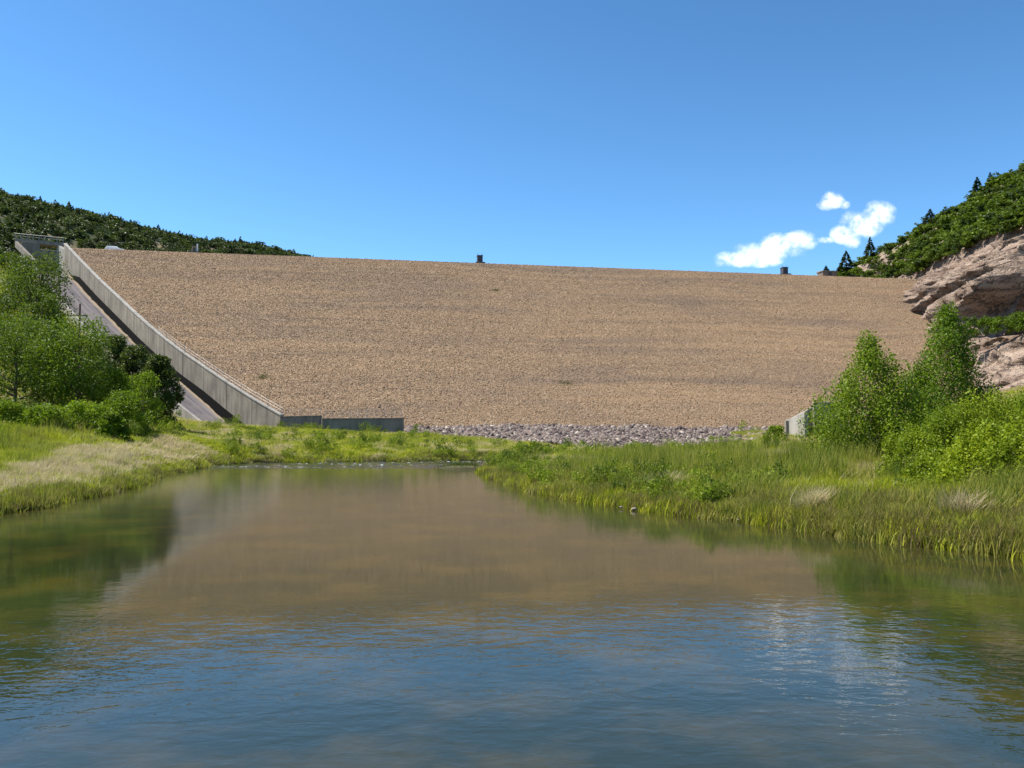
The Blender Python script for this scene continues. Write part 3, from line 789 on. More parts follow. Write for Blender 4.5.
m.bsdf(c, .95, m.bump(m.math('SUBTRACT', n3, m.math('MULTIPLY', cr_, .8)), 1.0, .7)); M_ROCK = m.m
m = Mat('hillside_earth'); p = m.pos(); n1 = m.noise(p, .05, 6, .6); n2 = m.noise(p, .6, 4)
c = m.mix(m.maprange(n1, .4, .62), (.055, .075, .022), (.26, .20, .13)); c = m.mix(m.maprange(n2, .4, .7, 0, .6), c, (.06, .085, .02))
m.bsdf(c, .95); M_HILL = m.m
m = Mat('forest_floor'); n1 = m.noise(m.pos(), .06, 5); m.bsdf(m.mix(m.maprange(n1, .45, .65), (.035, .045, .016), (.19, .15, .085)), .95); M_FFLOOR = m.m
# left ridge
lr = [P(-160,150,420), P(-60,172,440), P(0,189,455), P(50,207,470), P(100,222,485), P(150,233,500), P(200,243,520), P(250,252,545), P(300,263,570), P(350,268,600), P(420,285,640)]
pts = [tuple(q) for q in lr]
for q in lr: pts.append((q[0]-40, q[1]+140, q[2]-25)); pts.append((q[0]+55, q[1]-150, q[2]*.55))
pts += [(-150,260,48),(-170,240,62),(-130,280,45),(-60,300,38),(0,330,35),(60,420,35),(-220,230,80),(-330,250,120),(-420,400,150)]
left_hill = rbf_height(pts)
X, Y, q = grid(np.linspace(-480, 120, 90), np.linspace(232, 760, 80))
Z = left_hill(X, Y) + (fbm(X*.02, Y*.02, 0, 41)-.5)*10
struct(link('forested_ridge', mesh_np('forested_ridge', np.stack([X.ravel(), Y.ravel(), Z.ravel()], 1), q, smooth=True), M_FFLOOR), 'dark conifer-covered ridge behind the left end of the dam', 'hill')
def left_z(x, y): return left_hill(x, y) + (fbm(x*.02, y*.02, 0, 41)-.5)*10
# right hill
rr = [P(1180,66,215), P(1100,116,225), P(1024,169,240), P(990,192,250), P(960,210,258), P(930,226,266), P(900,244,276), P(870,257,288), P(845,270,300), P(825,281,312), P(800,294,330)]
pts = [tuple(q) for q in rr]
for q in rr: pts.append((q[0]+45, q[1]+50, q[2]-14)); 
pts += [(114,150,49),(114,175,49.5),(114,200,49.5),(113,222,49),(112,244,48),(111,262,47.5),(108,290,46),(100,320,46),(116,120,46),(150,130,70),(185,150,98),(125,90,38),(160,90,62),(200,110,95),(230,200,115)]
right_hill = rbf_height(pts)
X, Y, q = grid(np.r_[np.linspace(103, 190, 76), np.linspace(195, 300, 16)], np.linspace(80, 400, 150))
hk = ((X > 102) & ((Y > 187) | (X > 132))).ravel()[q].all(axis=1); q = q[hk]
Zr = right_hill(X, Y) + (fbm(X*.06, Y*.06, 0, 43)-.5)*3 - np.clip(115-X, 0, 30)*1.6
hme = mesh_np('brushy_hillside', np.stack([X.ravel(), Y.ravel(), Zr.ravel()], 1), q, smooth=True); hme.materials.append(M_HILL); hme.materials.append(M_ROCK)
hme.polygons.foreach_set('material_index', ((X.ravel()[q].mean(axis=1) + 6*(fbm(Y*.1, X*.1, 0, 47).ravel()[q].mean(axis=1)-.5)) < 116.5).astype(np.int32))
struct(link('brushy_hillside', hme), 'steep brush-covered hillside above the cliff at the right', 'hill')
def right_z(x, y): return right_hill(x, y) + (fbm(x*.06, y*.06, 0, 43)-.5)*3

# cliff: a swept section with bedding ledges
zc = [3,7,9.5,12,16,20,22,23,26,30,34,36,38,40,42,45,48.5,52]
secA = np.stack([[24,19,15,12,7,4,2,-22,-24,-25,-26,-26.5,-27,-27.5,-28,-30,-33,-36], zc], 1).astype(float)
secB = np.stack([[9,8,7.3,7,6,5,4.5,4.2,3.6,3.2,2,.4,-1.6,-4.2,-7.2,-11.5,-16,-22], zc], 1).astype(float)
def up(sec, n):
    t = np.linspace(0, len(sec)-1, n); return np.stack([np.interp(t, np.arange(len(sec)), sec[:, k]) for k in range(2)], 1)
nv, nu = 190, 230
SA, SB = up(secA, nv), up(secB, nv)
yv_ = np.r_[np.linspace(85, 170, 60), np.linspace(170.5, 200, 90), np.linspace(200.6, 285, nu-150)]
Vc = []
for y in yv_:
    f = np.clip((y-(187-.30*np.clip(SA[:, 1]-22, 0, 22)+2.5*np.sin(SA[:, 1]*.5)))/7, 0, 1); f = (f*f*(3-2*f))[:, None]
    S = SA*(1-f) + SB*f
    Vc.append(np.stack([98 - S[:, 0] + .02*(200-y), np.full(nv, y), S[:, 1]], 1))
Vc = np.array(Vc).reshape(-1, 3)
x, y, z = Vc.T
strat = z + .22*(y-200) + (fbm(y*.06, z*.06, 0, 51)-.5)*5
led = np.abs(((strat*.22) % 1)-.5)*2                      # bedding ledges
led2 = vnoise(strat*.9, y*.03, x*.03, 53)
nose = np.clip((y-176)/10, .25, 1)
blk = np.floor(vnoise(y*.22, strat*.45, x*.1, 54)*5)/5; stp = np.floor(vnoise(strat*.55, y*.04, 0, 56)*4)/4
disp = (led**2)*1.3 + led2*1.2 + blk*1.4 + stp*1.6 + (fbm(x*.1, y*.1, z*.1, 55)-.5)*4.5 + (fbm(x*.5, y*.5, z*.7, 57)-.5)*2.2 - 1.6*np.clip(.12-np.abs(vnoise(y*.3, strat*.12, 0, 60)-.5), 0, 1)*8
cut = np.clip(vnoise(y*.10, z*.03, 0, 58)-.62, 0, 1)*9
x2 = x - disp + 3.4 + cut
y2 = y + (fbm(x*.12, y*.12, z*.12, 59)-.5)*5
ii = np.arange(nu*nv).reshape(nu, nv)
qc = np.stack([ii[:-1, :-1], ii[:-1, 1:], ii[1:, 1:], ii[1:, :-1]], -1).reshape(-1, 4)
struct(link('rock_cliff', mesh_np('rock_cliff', np.stack([x2, y2, z], 1), qc, smooth=False), M_ROCK), 'pink-beige layered sandstone cliff with a dark overhang at the right abutment', 'cliff')

# ------------------------------------------------------------------ foliage builders
def leaf_quads(cen, axis, normal, length, width):
    axis = axis/np.linalg.norm(axis, axis=1)[:, None]
    side = np.cross(axis, normal); side /= (np.linalg.norm(side, axis=1)[:, None]+1e-9)
    L = length[:, None]; Wd = width[:, None]
    v = np.stack([cen-axis*L*.5, cen+side*Wd*.5, cen+axis*L*.5, cen-side*Wd*.5], 1).reshape(-1, 3)
    q = np.arange(len(v)).reshape(-1, 4)
    return v, q
def crown_mesh(name, centers, radii, per, leaf, r, flat=.8, up=.5):
    """leaves gathered round many small twig ends"""
    cs, tn = [], []
    for c, R, n in zip(centers, radii, per):
        d = r.normal(size=(n, 3)); d /= np.linalg.norm(d, axis=1)[:, None]
        rad = R*r.uniform(.15, 1, n)**.55
        cs.append(c + d*rad[:, None]*np.array([1, 1, flat])); tn.append(np.clip(.5+.35*d[:, 2]*0 + r.normal(0, .20, n) + r.normal(0, .22), 0, 1))
    cen = np.concatenate(cs); tint = np.concatenate(tn); n = len(cen)
    ax = r.normal(size=(n, 3)); ax[:, 2] -= .25
    nm = r.normal(size=(n, 3)); nm[:, 2] += up*2
    ln = leaf*r.uniform(.65, 1.35, n)
    v, q = leaf_quads(cen, ax, nm, ln, ln*r.uniform(.5, .75, n))
    me = mesh_np(name, v, q); attr_f(me, 'tint', np.repeat(tint, 4)); return me

def make_tree(name, label, cat, base, h, w, seed, lmat, bmat=None, cflat=.8, shape='round', n_cl=70, leaves=7000, leaf=.12, trunk_frac=.2, lean=(0, 0), group=None, trunk_r=None, stems=1):
    r = np.random.default_rng(seed); bmat = bmat or M_BARK
    e_ = empty(name, base, label, cat, group)
    cents, rads = [], []
    z0 = h*trunk_frac
    tries = 0
    while len(cents) < n_cl and tries < 5000:
        tries += 1
        t = r.uniform(0, 1); a = r.uniform(0, 2*math.pi)
        if shape == 'cone':   prof = (.30+.70*min(1, t*3.2))*(1-t)**.75 + .06
        elif shape == 'oval': prof = math.sin(math.pi*(.10+.86*t))**.7
        elif shape == 'bush': prof = (1-t**2.2)**.5
        else:                 prof = math.sin(math.pi*(.18+.76*t))**.6
        wob = (.58 + .80*float(vnoise(math.cos(a)*2.1+seed*.7, math.sin(a)*2.1, t*6, seed+3))) if cflat > 1 else .72 + .56*float(vnoise(math.cos(a)*1.6+seed, math.sin(a)*1.6, t*4, seed))
        rr_ = w/2*prof*wob*r.uniform(.25, 1)**.5
        z = z0 + (h-z0)*t
        cents.append(np.array([rr_*math.cos(a) + lean[0]*t*h, rr_*math.sin(a) + lean[1]*t*h, z])); 
        rads.append(w*r.uniform(*((.08, .15) if cflat > 1 else (.10, .19) if n_cl > 100 else (.12, .225)))*(1-.45*t if shape == 'cone' else 1))
    rads = np.array(rads); per = (leaves*(2.5 if cflat > 1 else 1.75)*rads**2/np.sum(rads**2)).astype(int)+3
    me = crown_mesh('crown', cents, rads, per, leaf, r, cflat)
    cr = link('crown', me, lmat, e_)
    mb = MB(); R0 = trunk_r or h*.018
    if stems == 1:
        spine = [np.array([lean[0]*t*h + (r.uniform(-.02, .02)*h if 0 < t else 0), lean[1]*t*h + (r.uniform(-.02, .02)*h if 0 < t else 0), t*h*.92 - (.25 if t == 0 else 0)]) for t in np.linspace(0, 1, 7)]
        mb.tube(spine, list(np.linspace(R0, R0*.18, 7)), 7)
        for k in r.choice(len(cents), min(26, len(cents)), replace=False):
            c = cents[k]; t = np.clip(c[2]/h*.75, .08, .85); i0 = t*6; i = int(i0)
            s = spine[i]+(spine[min(i+1, 6)]-spine[i])*(i0-i)
            mid = (s+c)/2+np.array([0, 0, .04*h]); mb.tube([s, mid, c], [R0*.38*(1-t*.6), R0*.22, R0*.07], 5, False)
    else:
        for k in r.choice(len(cents), min(stems, len(cents)), replace=False):
            c = cents[k]; s = np.array([r.normal(0, .08*w), r.normal(0, .08*w), -.2]); mid = s*.45+c*.55+np.array([0, 0, .06*h])
            mb.tube([s, mid*.6+s*.4, mid, c], [R0*.6, R0*.5, R0*.35, R0*.1], 5, False)
    mb.build('trunk' if stems == 1 else 'stems', bmat, e_, smooth=True)
    return e_
def gbase(px, d):
    a, _ = ray(px, HOR); x = a*d
    return np.array([x, d, float(ground_z(np.array([x]), np.array([float(d)]))[0])-.05])
def size_px(px, py_top, base, wpx):
    d = base[1]; return P(px, py_top, d)[2]-base[2], wpx/F_*d

# right bank
def right_tree(px, top, d, wpx, *a, **k):
    b = gbase(px, d); h, w = size_px(px, top, b, wpx); return make_tree(a[0], a[1], a[2], b, h, w, *a[3:], **k)
right_tree(871, 346, 40, 132, 'poplar_tree', 'bushy pale green young poplar nearest the outlet works', 'tree', 301, M_LEAF_R, cflat=1.9, shape='cone', n_cl=190, leaves=13000, leaf=.115, trunk_frac=.03, trunk_r=.06)
right_tree(949, 314, 50, 112, 'cottonwood_tree', 'tall rich green cottonwood rising in front of the cliff overhang', 'tree', 302, M_LEAF_R2, cflat=1.9, shape='cone', n_cl=190, leaves=13000, leaf=.135, trunk_frac=.04, trunk_r=.09)
shr = [(915,438,31,70,'low yellow-green willow shrub between poplar and cottonwood'),
       (955,418,33,95,'yellow-green willow shrub at the foot of the tall cottonwood'),
       (1000,400,33,100,'tallest willow shrub right of the tall cottonwood'),
       (1045,396,31,90,'willow shrub cut by the right edge of the picture'),
       (985,440,26,100,'low willow shrub in front of the taller willows on the right bank'),
       (1035,425,24.5,95,'nearest willow shrub at the right edge above the water'),
       (935,458,28,60,'small willow shrub at the front left of the willow thicket')]
for i, (px, top, d, wpx, lab) in enumerate(shr):
    right_tree(px, top, d, wpx, 'willow_shrub', lab, 'shrub', 320+i, M_LEAF_W, cflat=1.7, shape='bush', n_cl=110, leaves=7500, leaf=.09, trunk_frac=.02, stems=26, trunk_r=.05, group='willow shrubs on the right bank')
right_tree(776, 428, 96, 26, 'weed_bush', 'small leafy bush beside the outlet works on the rubble edge', 'bush', 340, M_LEAF_W, shape='bush', n_cl=30, leaves=1200, leaf=.2, trunk_frac=.02, stems=10, trunk_r=.05)

# left trees
T = right_tree
T(22, 262, 104, 80, 'cottonwood_tree', 'tall leaning cottonwood with open crown at the left edge above the others', 'tree', 401, M_LEAF_L, M_BARK_D, shape='round', n_cl=70, leaves=7000, leaf=.24, trunk_frac=.42, lean=(.10, 0), trunk_r=.28)
T(14, 322, 80, 95, 'cottonwood_tree', 'broad dark green cottonwood cut by the left edge of the picture', 'tree', 402, M_LEAF_L, shape='round', n_cl=90, leaves=9000, leaf=.2, trunk_frac=.14, trunk_r=.2)
T(76, 322, 78, 78, 'cottonwood_tree', 'rounded green cottonwood with a visible pale trunk below the utility pole', 'tree', 403, M_LEAF_L, shape='round', n_cl=80, leaves=8000, leaf=.2, trunk_frac=.26, trunk_r=.17)
T(52, 336, 86, 60, 'cottonwood_tree', 'green cottonwood filling the gap between the two broad left trees', 'tree', 404, M_LEAF_L, shape='round', n_cl=60, leaves=6000, leaf=.2, trunk_frac=.12, trunk_r=.16)
T(38, 292, 98, 46, 'cottonwood_tree', 'slender green tree behind the broad left trees on the slope', 'tree', 405, M_LEAF_L, shape='oval', n_cl=50, leaves=4500, leaf=.22, trunk_frac=.2, trunk_r=.16)
for i, (px, top, d, wpx, lab) in enumerate([(112,338,98,40,'dark juniper left of its two neighbours beside the spillway'),(134,347,97,38,'dark juniper in the middle of three beside the spillway'),(157,357,95,34,'rounded dark juniper standing nearest the spillway floor')]):
    T(px, top, d, wpx*1.1, 'juniper_tree', lab, 'tree', 420+i, M_LEAF_D, M_BARK_D, shape='oval', n_cl=120, leaves=9000, leaf=.22, trunk_frac=.02, trunk_r=.16, group='dark junipers beside the spillway')
for i, (px, top, d, wpx, lab) in enumerate([(112,372,80,44,'lime green bush under the left juniper'),(142,374,84,44,'lime green bush in front of the two right junipers'),(122,394,74,44,'low bright bush at the right end of the left thicket'),
        (86,402,70,44,'low bright bush under the pale-trunked cottonwood'),(42,408,66,50,'lime green bush in front of the broad left trees'),(4,404,66,50,'bright bush at the left edge below the trees'),(112,414,66,30,'small lime shrub lowest in the tall grass of the left bank')]):
    T(px, top, d, wpx, 'leafy_bush', lab, 'bush', 440+i, M_LEAF_B, shape='bush', n_cl=60, leaves=4200, leaf=.16, trunk_frac=.02, stems=18, trunk_r=.06, group='bright bushes on the left bank')
# scrub on the left slope above the trees
for i, (px, d, hh_, ww_) in enumerate([(4,150,3,5),(12,165,2.6,5),(28,160,2.5,4),(40,158,2.5,4.5),(8,135,3,5),(30,140,3,5),(50,150,3,4.5),(46,136,3,5),(62,140,2.5,4),(20,178,2.5,4.5),(3,180,3,5),(70,128,2.6,4.5),(90,128,2.4,4),(100,120,2.4,4),(36,172,2,3.5),(12,192,2.5,4),(58,128,3.4,5),(18,122,4,6),(40,122,4,6)]):
    b = gbase(px, d)
    make_tree('scrub_bush', 'green scrub bush on the steep slope left of the spillway', 'bush', b, hh_, ww_, 470+i, M_LEAF_L if i % 3 else M_OAK, shape='bush', n_cl=30, leaves=1500, leaf=.28, trunk_frac=.02, stems=8, trunk_r=.06, group='scrub on the slope left of the spillway')
# ledge shrubs below the overhang
for i, (px, py, d, h_) in enumerate([(1003,333,172,3.6),(1018,335,170,3.2),(988,336,175,3),(1030,334,168,4),(968,338,178,3.5)]):
    b = P(px, py, d); b[2] = 22.3
    make_tree('ledge_shrub', ['second shrub from the right on the ledge under the dark overhang','shrub third from the right on the rock ledge under the overhang','low shrub fourth from the right on the rock ledge','rightmost shrub on the rock ledge, cut by the picture edge','ledge shrub just right of the tall cottonwood top'][i], 'shrub', b, h_, 4, 500+i, M_LEAF_L, shape='bush', n_cl=24, leaves=900, leaf=.35, trunk_frac=.02, stems=6, trunk_r=.06, group='shrubs on the cliff ledge')

# ------------------------------------------------------------------ hill vegetation
def conifer_mesh(seed, n=260):
    r = np.random.default_rng(seed)
    t = r.uniform(0, 1, n)**.8; a = r.uniform(0, 2*math.pi, n)
    lay = .8+.35*np.abs(np.sin(t*22)); R = .34*(1-t)*lay*r.uniform(.3, 1, n)**.5 + .012
    cen = np.stack([R*np.cos(a), R*np.sin(a), .06+.94*t], 1)
    ax = np.stack([np.cos(a), np.sin(a), np.full(n, -.35)], 1); nm = r.normal(0, .5, (n, 3)); nm[:, 2] += 1
    ln = (.20*(1-t)+.07)*r.uniform(.7, 1.3, n)
    v, q = leaf_quads(cen, ax, nm, ln, ln*.6); me = mesh_np('crown', v, q); attr_f(me, 'tint', np.repeat(np.clip(r.normal(.4, .2, n), 0, 1), 4)); return me
def clump_mesh(seed, n=220, leaf=.17):
    r = np.random.default_rng(seed); k = 12
    c = np.stack([r.uniform(-.38, .38, k), r.uniform(-.38, .38, k), r.uniform(.25, .8, k)], 1)
    me = crown_mesh('crown', c, r.uniform(.16, .28, k), np.full(k, n//k), leaf, r); return me
con_me = [conifer_mesh(600+i) for i in range(4)]; 
for c in con_me: c.materials.append(M_LEAF_C)
mb = MB(); mb.tube([(0,0,-.1),(0,0,.6)], [.03,.012], 5, False); trunk_me = bpy.data.meshes.new('trunk'); trunk_me.from_pydata(mb.v, [], mb.f); trunk_me.materials.append(M_BARK_D)
def conifer(base, h, label, group, i, wf=1.0):
    e_ = empty('conifer_tree', base, label, 'tree', group, rz=i*1.7); e_.scale = (h*wf, h*wf, h)
    o = bpy.data.objects.new('crown', con_me[i % 4]); C.objects.link(o); o.parent = e_
    o = bpy.data.objects.new('trunk', trunk_me); C.objects.link(o); o.parent = e_
# skyline conifers on the left ridge
ridge = np.array([q[:2] for q in lr])
rd = np.random.default_rng(77); cnt = 0
for k in range(62):
    t = rd.uniform(2.0, 8.2); i = int(t); q_ = ridge[i]+(ridge[i+1]-ridge[i])*(t-i) + rd.normal(0, 4, 2)
    h = rd.choice([2.8, 3.6, 4.6, 6.0], p=[.4, .3, .2, .1])*rd.uniform(.85, 1.15)
    conifer((q_[0], q_[1], float(left_z(q_[0], q_[1]))-.3), h, 'small dark conifer along the skyline of the forested left ridge', 'conifers on the left ridge skyline', k, rd.uniform(.9, 1.5))
# right hill conifers on the skyline
for k, (px, top, bot, wf, lab) in enumerate([(977,176,192,1.1,'larger dark conifer of the pair high on the right hill skyline'),(990,171,184,.9,'smaller conifer just above its twin on the right hill skyline'),(930,208,219,1.5,'broad conifer alone midway along the right hill skyline'),
        (870,236,250,.9,'conifer on the right hill skyline beside the larger cloud'),(846,250,263,1.2,'conifer low on the right hill skyline between cloud and crest'),(826,265,277,1.3,'lowest conifer of the right hill skyline where it meets the dam crest')]):
    d = np.interp(px, [825,845,870,900,930,960,990,1024], [312,300,288,276,266,258,250,240]); a, _ = ray(px, top); x = a*d
    zb = float(right_z(np.array(x), np.array(d))) - .3; zt = P(px, top-1, d)[2]
    conifer((x, d, zb), max(2.6, zt-zb-.6), lab, 'conifers on the right hill skyline', k, wf)
src_f = [source('forest_shape', conifer_mesh(620+i, 200), M_FOREST) for i in range(3)] + [source('forest_clump', clump_mesh(630+i, 180), M_FOREST) for i in range(3)]
n = 15000
x = rng.uniform(-440, 60, n*3); y = rng.uniform(240, 640, n*3); ok = (np.abs(x/y) < .66); x, y = x[ok][:n], y[ok][:n]; n = len(x)
z = left_z(x, y); hgt = rng.uniform(2.0, 4.6, n)*np.where(rng.uniform(0, 1, n) > .9, 1.35, 1); idx = rng.choice(6, n, p=[.11,.11,.11,.23,.22,.22])
scl = np.stack([hgt*np.where(idx > 2, 1.3, 1.1), hgt*np.where(idx > 2, 1.3, 1.1), hgt*np.where(idx > 2, .85, 1.05)], 1)
o = scatter('ridge_forest', np.stack([x, y, z-.2], 1), np.stack([0*x, 0*x, rng.uniform(0, 6.3, n)], 1), scl, idx, src_f)
tag(o, 'dense dark mixed conifer forest covering the ridge behind the dam', 'forest', kind='stuff')
src_o = [source('brush_clump', clump_mesh(650+i, 300), M_OAK) for i in range(5)]
n = 19000
x = rng.uniform(98, 215, n); y = rng.uniform(110, 350, n); ok = (np.abs(x/y) < .80) & (np.abs(x/y) > .22)
gap = fbm(x*.05, y*.05, 0, 61); ok &= (gap > .44) | (rng.uniform(0, 1, len(x)) > .75); x, y = x[ok], y[ok]; n = len(x)
z = right_z(x, y); ok = (z > 44) & ((y > 189) | (x > 134)) & (x > np.where(y > 258, 103, 112) + 5*(fbm(y*.08, x*.02, 0, 63)-.5)); x, y, z = x[ok], y[ok], z[ok]; n = len(x)
hgt = rng.lognormal(math.log(1.75), .38, n).clip(.8, 4)
o = scatter('oak_brush', np.stack([x, y, z-.4], 1), np.stack([0*x, 0*x, rng.uniform(0, 6.3, n)], 1), np.stack([hgt*1.35, hgt*1.35, hgt*.9], 1), rng.integers(0, 5, n), src_o)
tag(o, 'continuous green oak brush covering the right hillside', 'brush', kind='stuff')

# ------------------------------------------------------------------ grass
def tuft_mesh(seed, n, h, spread, w, bend=.35):
    r = np.random.default_rng(seed)
    b = np.stack([r.normal(0, spread, n), r.normal(0, spread, n), np.full(n, -.04)], 1)
    a = r.uniform(0, 2*math.pi, n); hh = h*r.uniform(.55, 1.15, n); bd = bend*r.uniform(.1, 1, n)*hh
    d = np.stack([np.cos(a), np.sin(a), 0*a], 1); s = np.stack([-np.sin(a+.6), np.cos(a+.6), 0*a], 1)*w*.5
    mid = b + d*bd[:, None]*.3; mid[:, 2] += hh*.6
    tip = b + d*bd[:, None]; tip[:, 2] += hh
    v = np.stack([b-s, b+s, mid-s*.75, mid+s*.75, tip], 1).reshape(-1, 3); i = np.arange(n)*5
    q = np.stack([i, i+1, i+3, i+2], 1); t = np.stack([i+2, i+3, i+4], 1)
    me = mesh_np('blades', v, q, t); attr_f(me, 'tint', np.repeat(np.clip(r.normal(.5, .25, n), 0, 1), 5)); return me
M_G = leaf_mat('meadow_grass_blades', (.17, .22, .007), (.47, .47, .024), .42, nscale=.22, jitter=.35, rv=.8, third=((.27, .21, .085), .33, .50, .65))
M_GD = leaf_mat('bank_edge_sedge_blades', (.12, .14, .02), (.31, .27, .06), .35, nscale=.45, jitter=.35, rv=.9, third=((.17, .115, .05), .8, .44, .8))
m = leaf_mat('straw_grass_blades', (.34, .25, .14), (.62, .50, .31), .4, nscale=.5, jitter=.5); M_GS = m
gs = [source('grass_tuft', tuft_mesh(700+i, 46, .62, .17, .022), M_G) for i in range(4)]
ss_ = [source('straw_tuft', tuft_mesh(710+i, 46, .6, .2, .022, .7), M_GS) for i in range(3)]
ds_ = [source('sedge_tuft', tuft_mesh(720+i, 40, .7, .16, .022), M_GD) for i in range(3)]
fs = [source('short_tuft', tuft_mesh(730+i, 40, .42, .3, .04), M_G) for i in range(3)]
n = 150000
# sample evenly in view angle and in log depth, so that near ground gets more tufts
ang = rng.uniform(-.66, .66, n); y = np.exp(rng.uniform(math.log(12), math.log(134), n)); x = ang*y
sd = river_sd(x, y); ok = sd > -.22
x, y, sd = x[ok], y[ok], sd[ok]; z = np.maximum(ground_z(x, y, sd), -.03)
# not on the dam, the rubble, the chute
ok = (dam_z(x, y) < z+.3) | (y < 122)
tr = np.interp(x, (lerpL(botL, tx))[:, 0], (lerpL(botL, tx))[:, 1]); inr = (x > botL[0, 0]-1) & (x < botL[-1, 0]) & (y > tr-.5)
ok &= ~inr
for i in range(len(WT)): ok &= ~((np.hypot(x-(WT[i, 0]+WN[i, 0]*4), y-(WT[i, 1]+WN[i, 1]*4))) < 5.2)
ok &= ~((x < -30) & (x > -50) & (y > 118) & (y > 250))
x, y, z, sd = x[ok], y[ok], z[ok], sd[ok]
n1 = fbm(x*.12, y*.12, 0, 71); n2 = fbm(x*.5, y*.5, 0, 73); u = rng.uniform(0, 1, len(x))
left = x < -10
dryL = left & (y < 78) & (sd > .9) & (sd < 4.6 + 6*(n1-.5)) & (n2 + .7*(u-.5) > .37)
dryR = (~left) & ((n1 > .57) & (u > .5) | (u > .93))
dryF = (y > 82) & (n1*.6+n2*.4 > .52) & (u > .45)
edge = (sd < np.where(left, .6, 3.2)+1.6*(n2-.5)) & (u > .35)
kindv = np.where(edge, 2, np.where(dryL | dryR | dryF, 1, 0))
far = np.clip(y/60, .85, 1.5)
n4 = fbm(x*1.1, y*1.1, 0, 79, 3); hs_ = np.where(left & (y < 80), .8, 1)*(.22+.75*n2+.75*np.clip(n4-.3, 0, 1))*rng.uniform(.7, 1.3, len(x))
thick = left & (y < 80) & (sd > 8)                         # tall lush belt under the left trees
hs_ = np.where(thick, hs_*1.6, hs_)
rgt = (~left) & (y < 75); hs_ = np.where(rgt, hs_*np.clip(.75+sd*.07, .75, 1.35), hs_)
hs_ = np.where((y > 78), hs_*.7, hs_)
def sc_grass(nm, msk, srcs, label, cat):
    k = int(msk.sum()); r2 = np.random.default_rng(len(nm))
    wv = np.where(y[msk] > 60, 1.7, 1.15)
    s = np.stack([wv*r2.uniform(.8, 1.2, k), wv*r2.uniform(.8, 1.2, k), hs_[msk]], 1)
    rot = np.stack([r2.normal(0, .08, k), r2.normal(0, .08, k), r2.uniform(0, 6.3, k)], 1)
    o = scatter(nm, np.stack([x[msk], y[msk], z[msk]-.02], 1), rot, s, r2.integers(0, len(srcs), k), srcs)
    tag(o, label, cat, kind='stuff')
sc_grass('green_grass', kindv == 0, gs, 'tall fresh green grass covering both river banks', 'grass')
M_WD = leaf_mat('tall_weed_blades', (.10, .15, .015), (.34, .31, .06), .45, nscale=.3, jitter=.4, rv=.8)
wd_ = [source('weed_tuft', tuft_mesh(760+i, 22, 1.15, .16, .02, .3), M_WD) for i in range(3)]
sc_grass('tall_weeds', (kindv != 1) & (fbm(x*.3, y*.3, 0, 78) > .52) & (u > .72) & (sd > .8), wd_, 'taller yellow-green weeds standing above the bank grass', 'weeds')
M_FORB = leaf_mat('broad_weed_leaves', (.05, .09, .005), (.22, .28, .012), .35, nscale=.5, jitter=.4, rv=.9)
fb_ = [source('weed_clump', clump_mesh(770+i, 330, .085), M_FORB) for i in range(4)]
mk = (kindv != 1) & (~left | (y > 70)) & (fbm(x*.22, y*.22, 0, 84) > .50) & (u > .90) & (sd > .4)
k = int(mk.sum()); sw = rng.uniform(.35, 1.0, k)*np.where(y[mk] > 60, 1.5, 1)
o = scatter('broadleaf_weeds', np.stack([x[mk], y[mk], z[mk]-.05], 1), np.stack([0*sw, 0*sw, rng.uniform(0, 6.3, k)], 1), np.stack([sw, sw, sw*rng.uniform(.8, 1.5, k)], 1), rng.integers(0, 4, k), fb_)
tag(o, 'low leafy weeds mixed into the bank grass', 'weeds', kind='stuff')
sc_grass('dry_grass', kindv == 1, ss_, 'patches of dry straw-coloured grass on the banks', 'grass')
sc_grass('bank_sedge', kindv == 2, ds_, 'olive and brown sedge hanging over the water edge', 'sedge')
# thin grass on the left slope
n = 9000; x = rng.uniform(-125, -45, n); y = rng.uniform(100, 205, n); sd = np.full(n, 50.); z = ground_z(x, y, sd)
ok = (np.abs(x/y) < .7) & (fbm(x*.1, y*.1, 0, 81) > .42) & (y > 120)
for i in range(len(WT)): ok &= ~((np.hypot(x-(WT[i, 0]+WN[i, 0]*4.6), y-(WT[i, 1]+WN[i, 1]*4.6))) < 6.2)
s0 = np.interp(y, WT[::-1, 1], WT[::-1, 0]); ok &= x < s0-8
x, y, z = x[ok], y[ok], z[ok]; n = len(x)
o = scatter('slope_grass', np.stack([x, y, z-.02], 1), np.stack([0*x, 0*x, rng.uniform(0, 6.3, n)], 1), np.stack([rng.uniform(1.5, 2.6, n)]*2+[rng.uniform(.8, 1.5, n)], 1), rng.integers(0, 3, n), fs)
tag(o, 'thin green grass on the steep slope left of the spillway', 'grass', kind='stuff')

# pale straw tussocks
for i, (px, d, ww, lab) in enumerate([(664,33,1.1,'pale straw tussock in the middle of the right bank'),(812,25,.6,'small straw tussock at the right bank edge below the poplar'),(958,21.5,.6,'straw tussock hanging at the right bank edge below the willows'),(112,52,1.4,'large straw tussock on the left bank below the bushes'),(60,44,1.3,'straw tussock on the left bank nearest the left edge')]):
    b = gbase(px, d); e_ = empty('straw_tussock', b, lab, 'tussock', 'straw tussocks on the banks')
    link('blades', tuft_mesh(980+i, 420, .95, ww*.32, .022, .9), M_GS, e_)

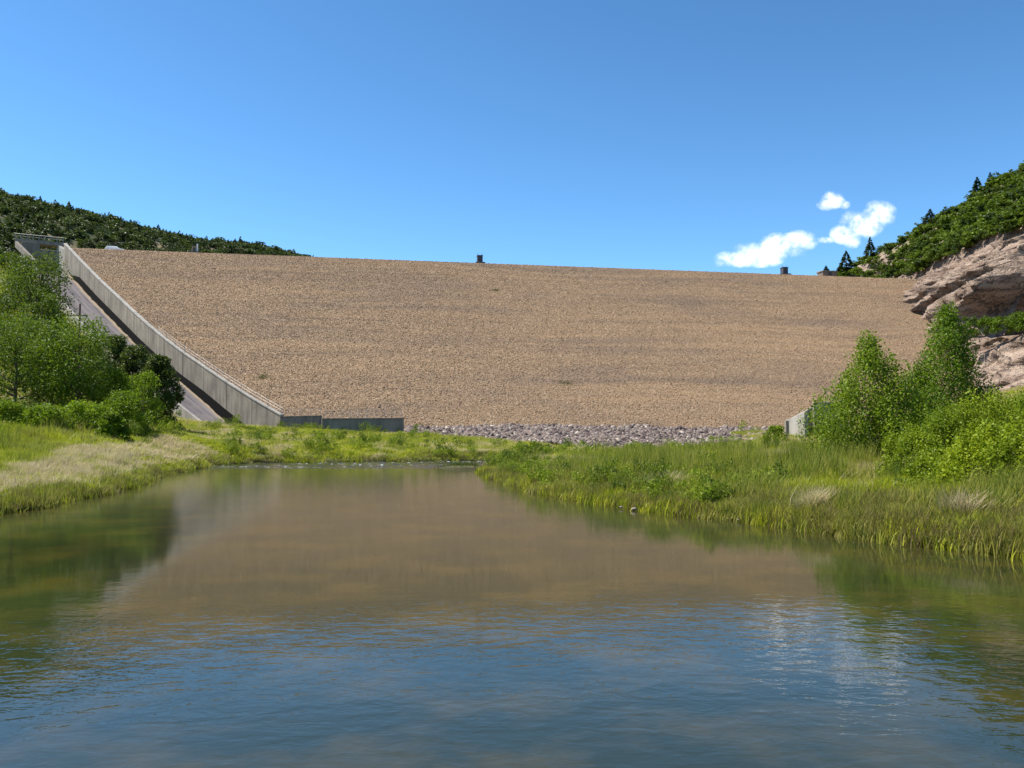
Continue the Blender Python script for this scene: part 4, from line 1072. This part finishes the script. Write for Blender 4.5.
# grass islet in the riffle
c = PG(462, 468); c[2] = 0
isl = empty('grass_islet', c, 'small dark green grass tussock standing in the river at the riffle', 'islet')
V = []; 
for r_, z_ in ((1.9, -.3), (1.6, .03), (1.0, .16), (.4, .22)):
    for j in range(16):
        a = 2*math.pi*j/16; V.append((r_*math.cos(a)*1.05, r_*math.sin(a)*1.1, z_))
q = [(i*16+j, i*16+(j+1) % 16, (i+1)*16+(j+1) % 16, (i+1)*16+j) for i in range(3) for j in range(16)]
link('mound', mesh_np('mound', V, q, smooth=True), M_SOIL, isl)
r = np.random.default_rng(5); vs_, qs_, ts_, tn_ = [], [], [], []
me0 = tuft_mesh(740, 700, .55, .62, .03, .5); me0.name = 'grass'
M_GI = leaf_mat('islet_sedge_blades', (.030, .055, .010), (.085, .11, .018), .25, nscale=.5)
link('grass', me0, M_GI, isl)

# stones at the waterline
def bank_stone(px, py, wpx, lab, i):
    c = PG(px, py-4, .06); s = wpx/F_*c[1]/2*.75
    me = rock_mesh('bank_stone', 900+i, .6); me.transform(__import__('mathutils').Matrix.Diagonal((s, s, s, 1)))
    o = link('bank_stone', me, M_RUBP); o.location = c.tolist(); tag(o, lab, 'stone', 'pale stones at the waterline')
M_RUBP = mat_concrete('pale_stone', (.34, .29, .23), (.2, .165, .13), 2.0)
for i, (px, py, w_, lab) in enumerate([(136,483,8,'pale stone at the bend of the left waterline'),(127,487,7,'pale flat stone lowest on the left waterline'),(108,477,8,'weathered stone in the dry grass of the left bank'),
     (634,513,9,'pale stone at the right waterline below the straw tussock'),(622,511,6,'smaller pale stone beside the one below the straw tussock'),(580,500,8,'brown stone at the right waterline nearest the riffle'),
     (700,520,6,'thin stone barely above the right waterline'),(738,524,7,'flat pale stone mid-way along the right waterline'),(782,529,8,'flat stone at the right waterline below the poplar')]):
    bank_stone(px, py, w_, lab, i)

# weeds rooted in the dam face
for i, (px, py, wpx, lab) in enumerate([(564,384,16,'dark weed patch low on the middle of the dam face'),(263,378,12,'small green weed patch on the dam face near the spillway wall'),(495,291,8,'tiny weed patch high on the dam face below the middle hut')]):
    c = hit_dam(px, py); w = wpx/F_*c[1]; r = np.random.default_rng(950+i)
    e_ = empty('weed_patch', c, lab, 'weeds', 'weeds rooted in the dam face')
    me0 = tuft_mesh(960+i, 160, .35, 1.0, .09, .6); v = np.empty(len(me0.vertices)*3, np.float32); me0.vertices.foreach_get('co', v); v = v.reshape(-1, 3)
    v[:, 0] *= w*.28; v[:, 1] *= .5; v[:, 2] += -(v[:, 1]*dn[1])/SLOPE + .12; me0.vertices.foreach_set('co', v.ravel())
    link('blades', me0, M_GI, e_)
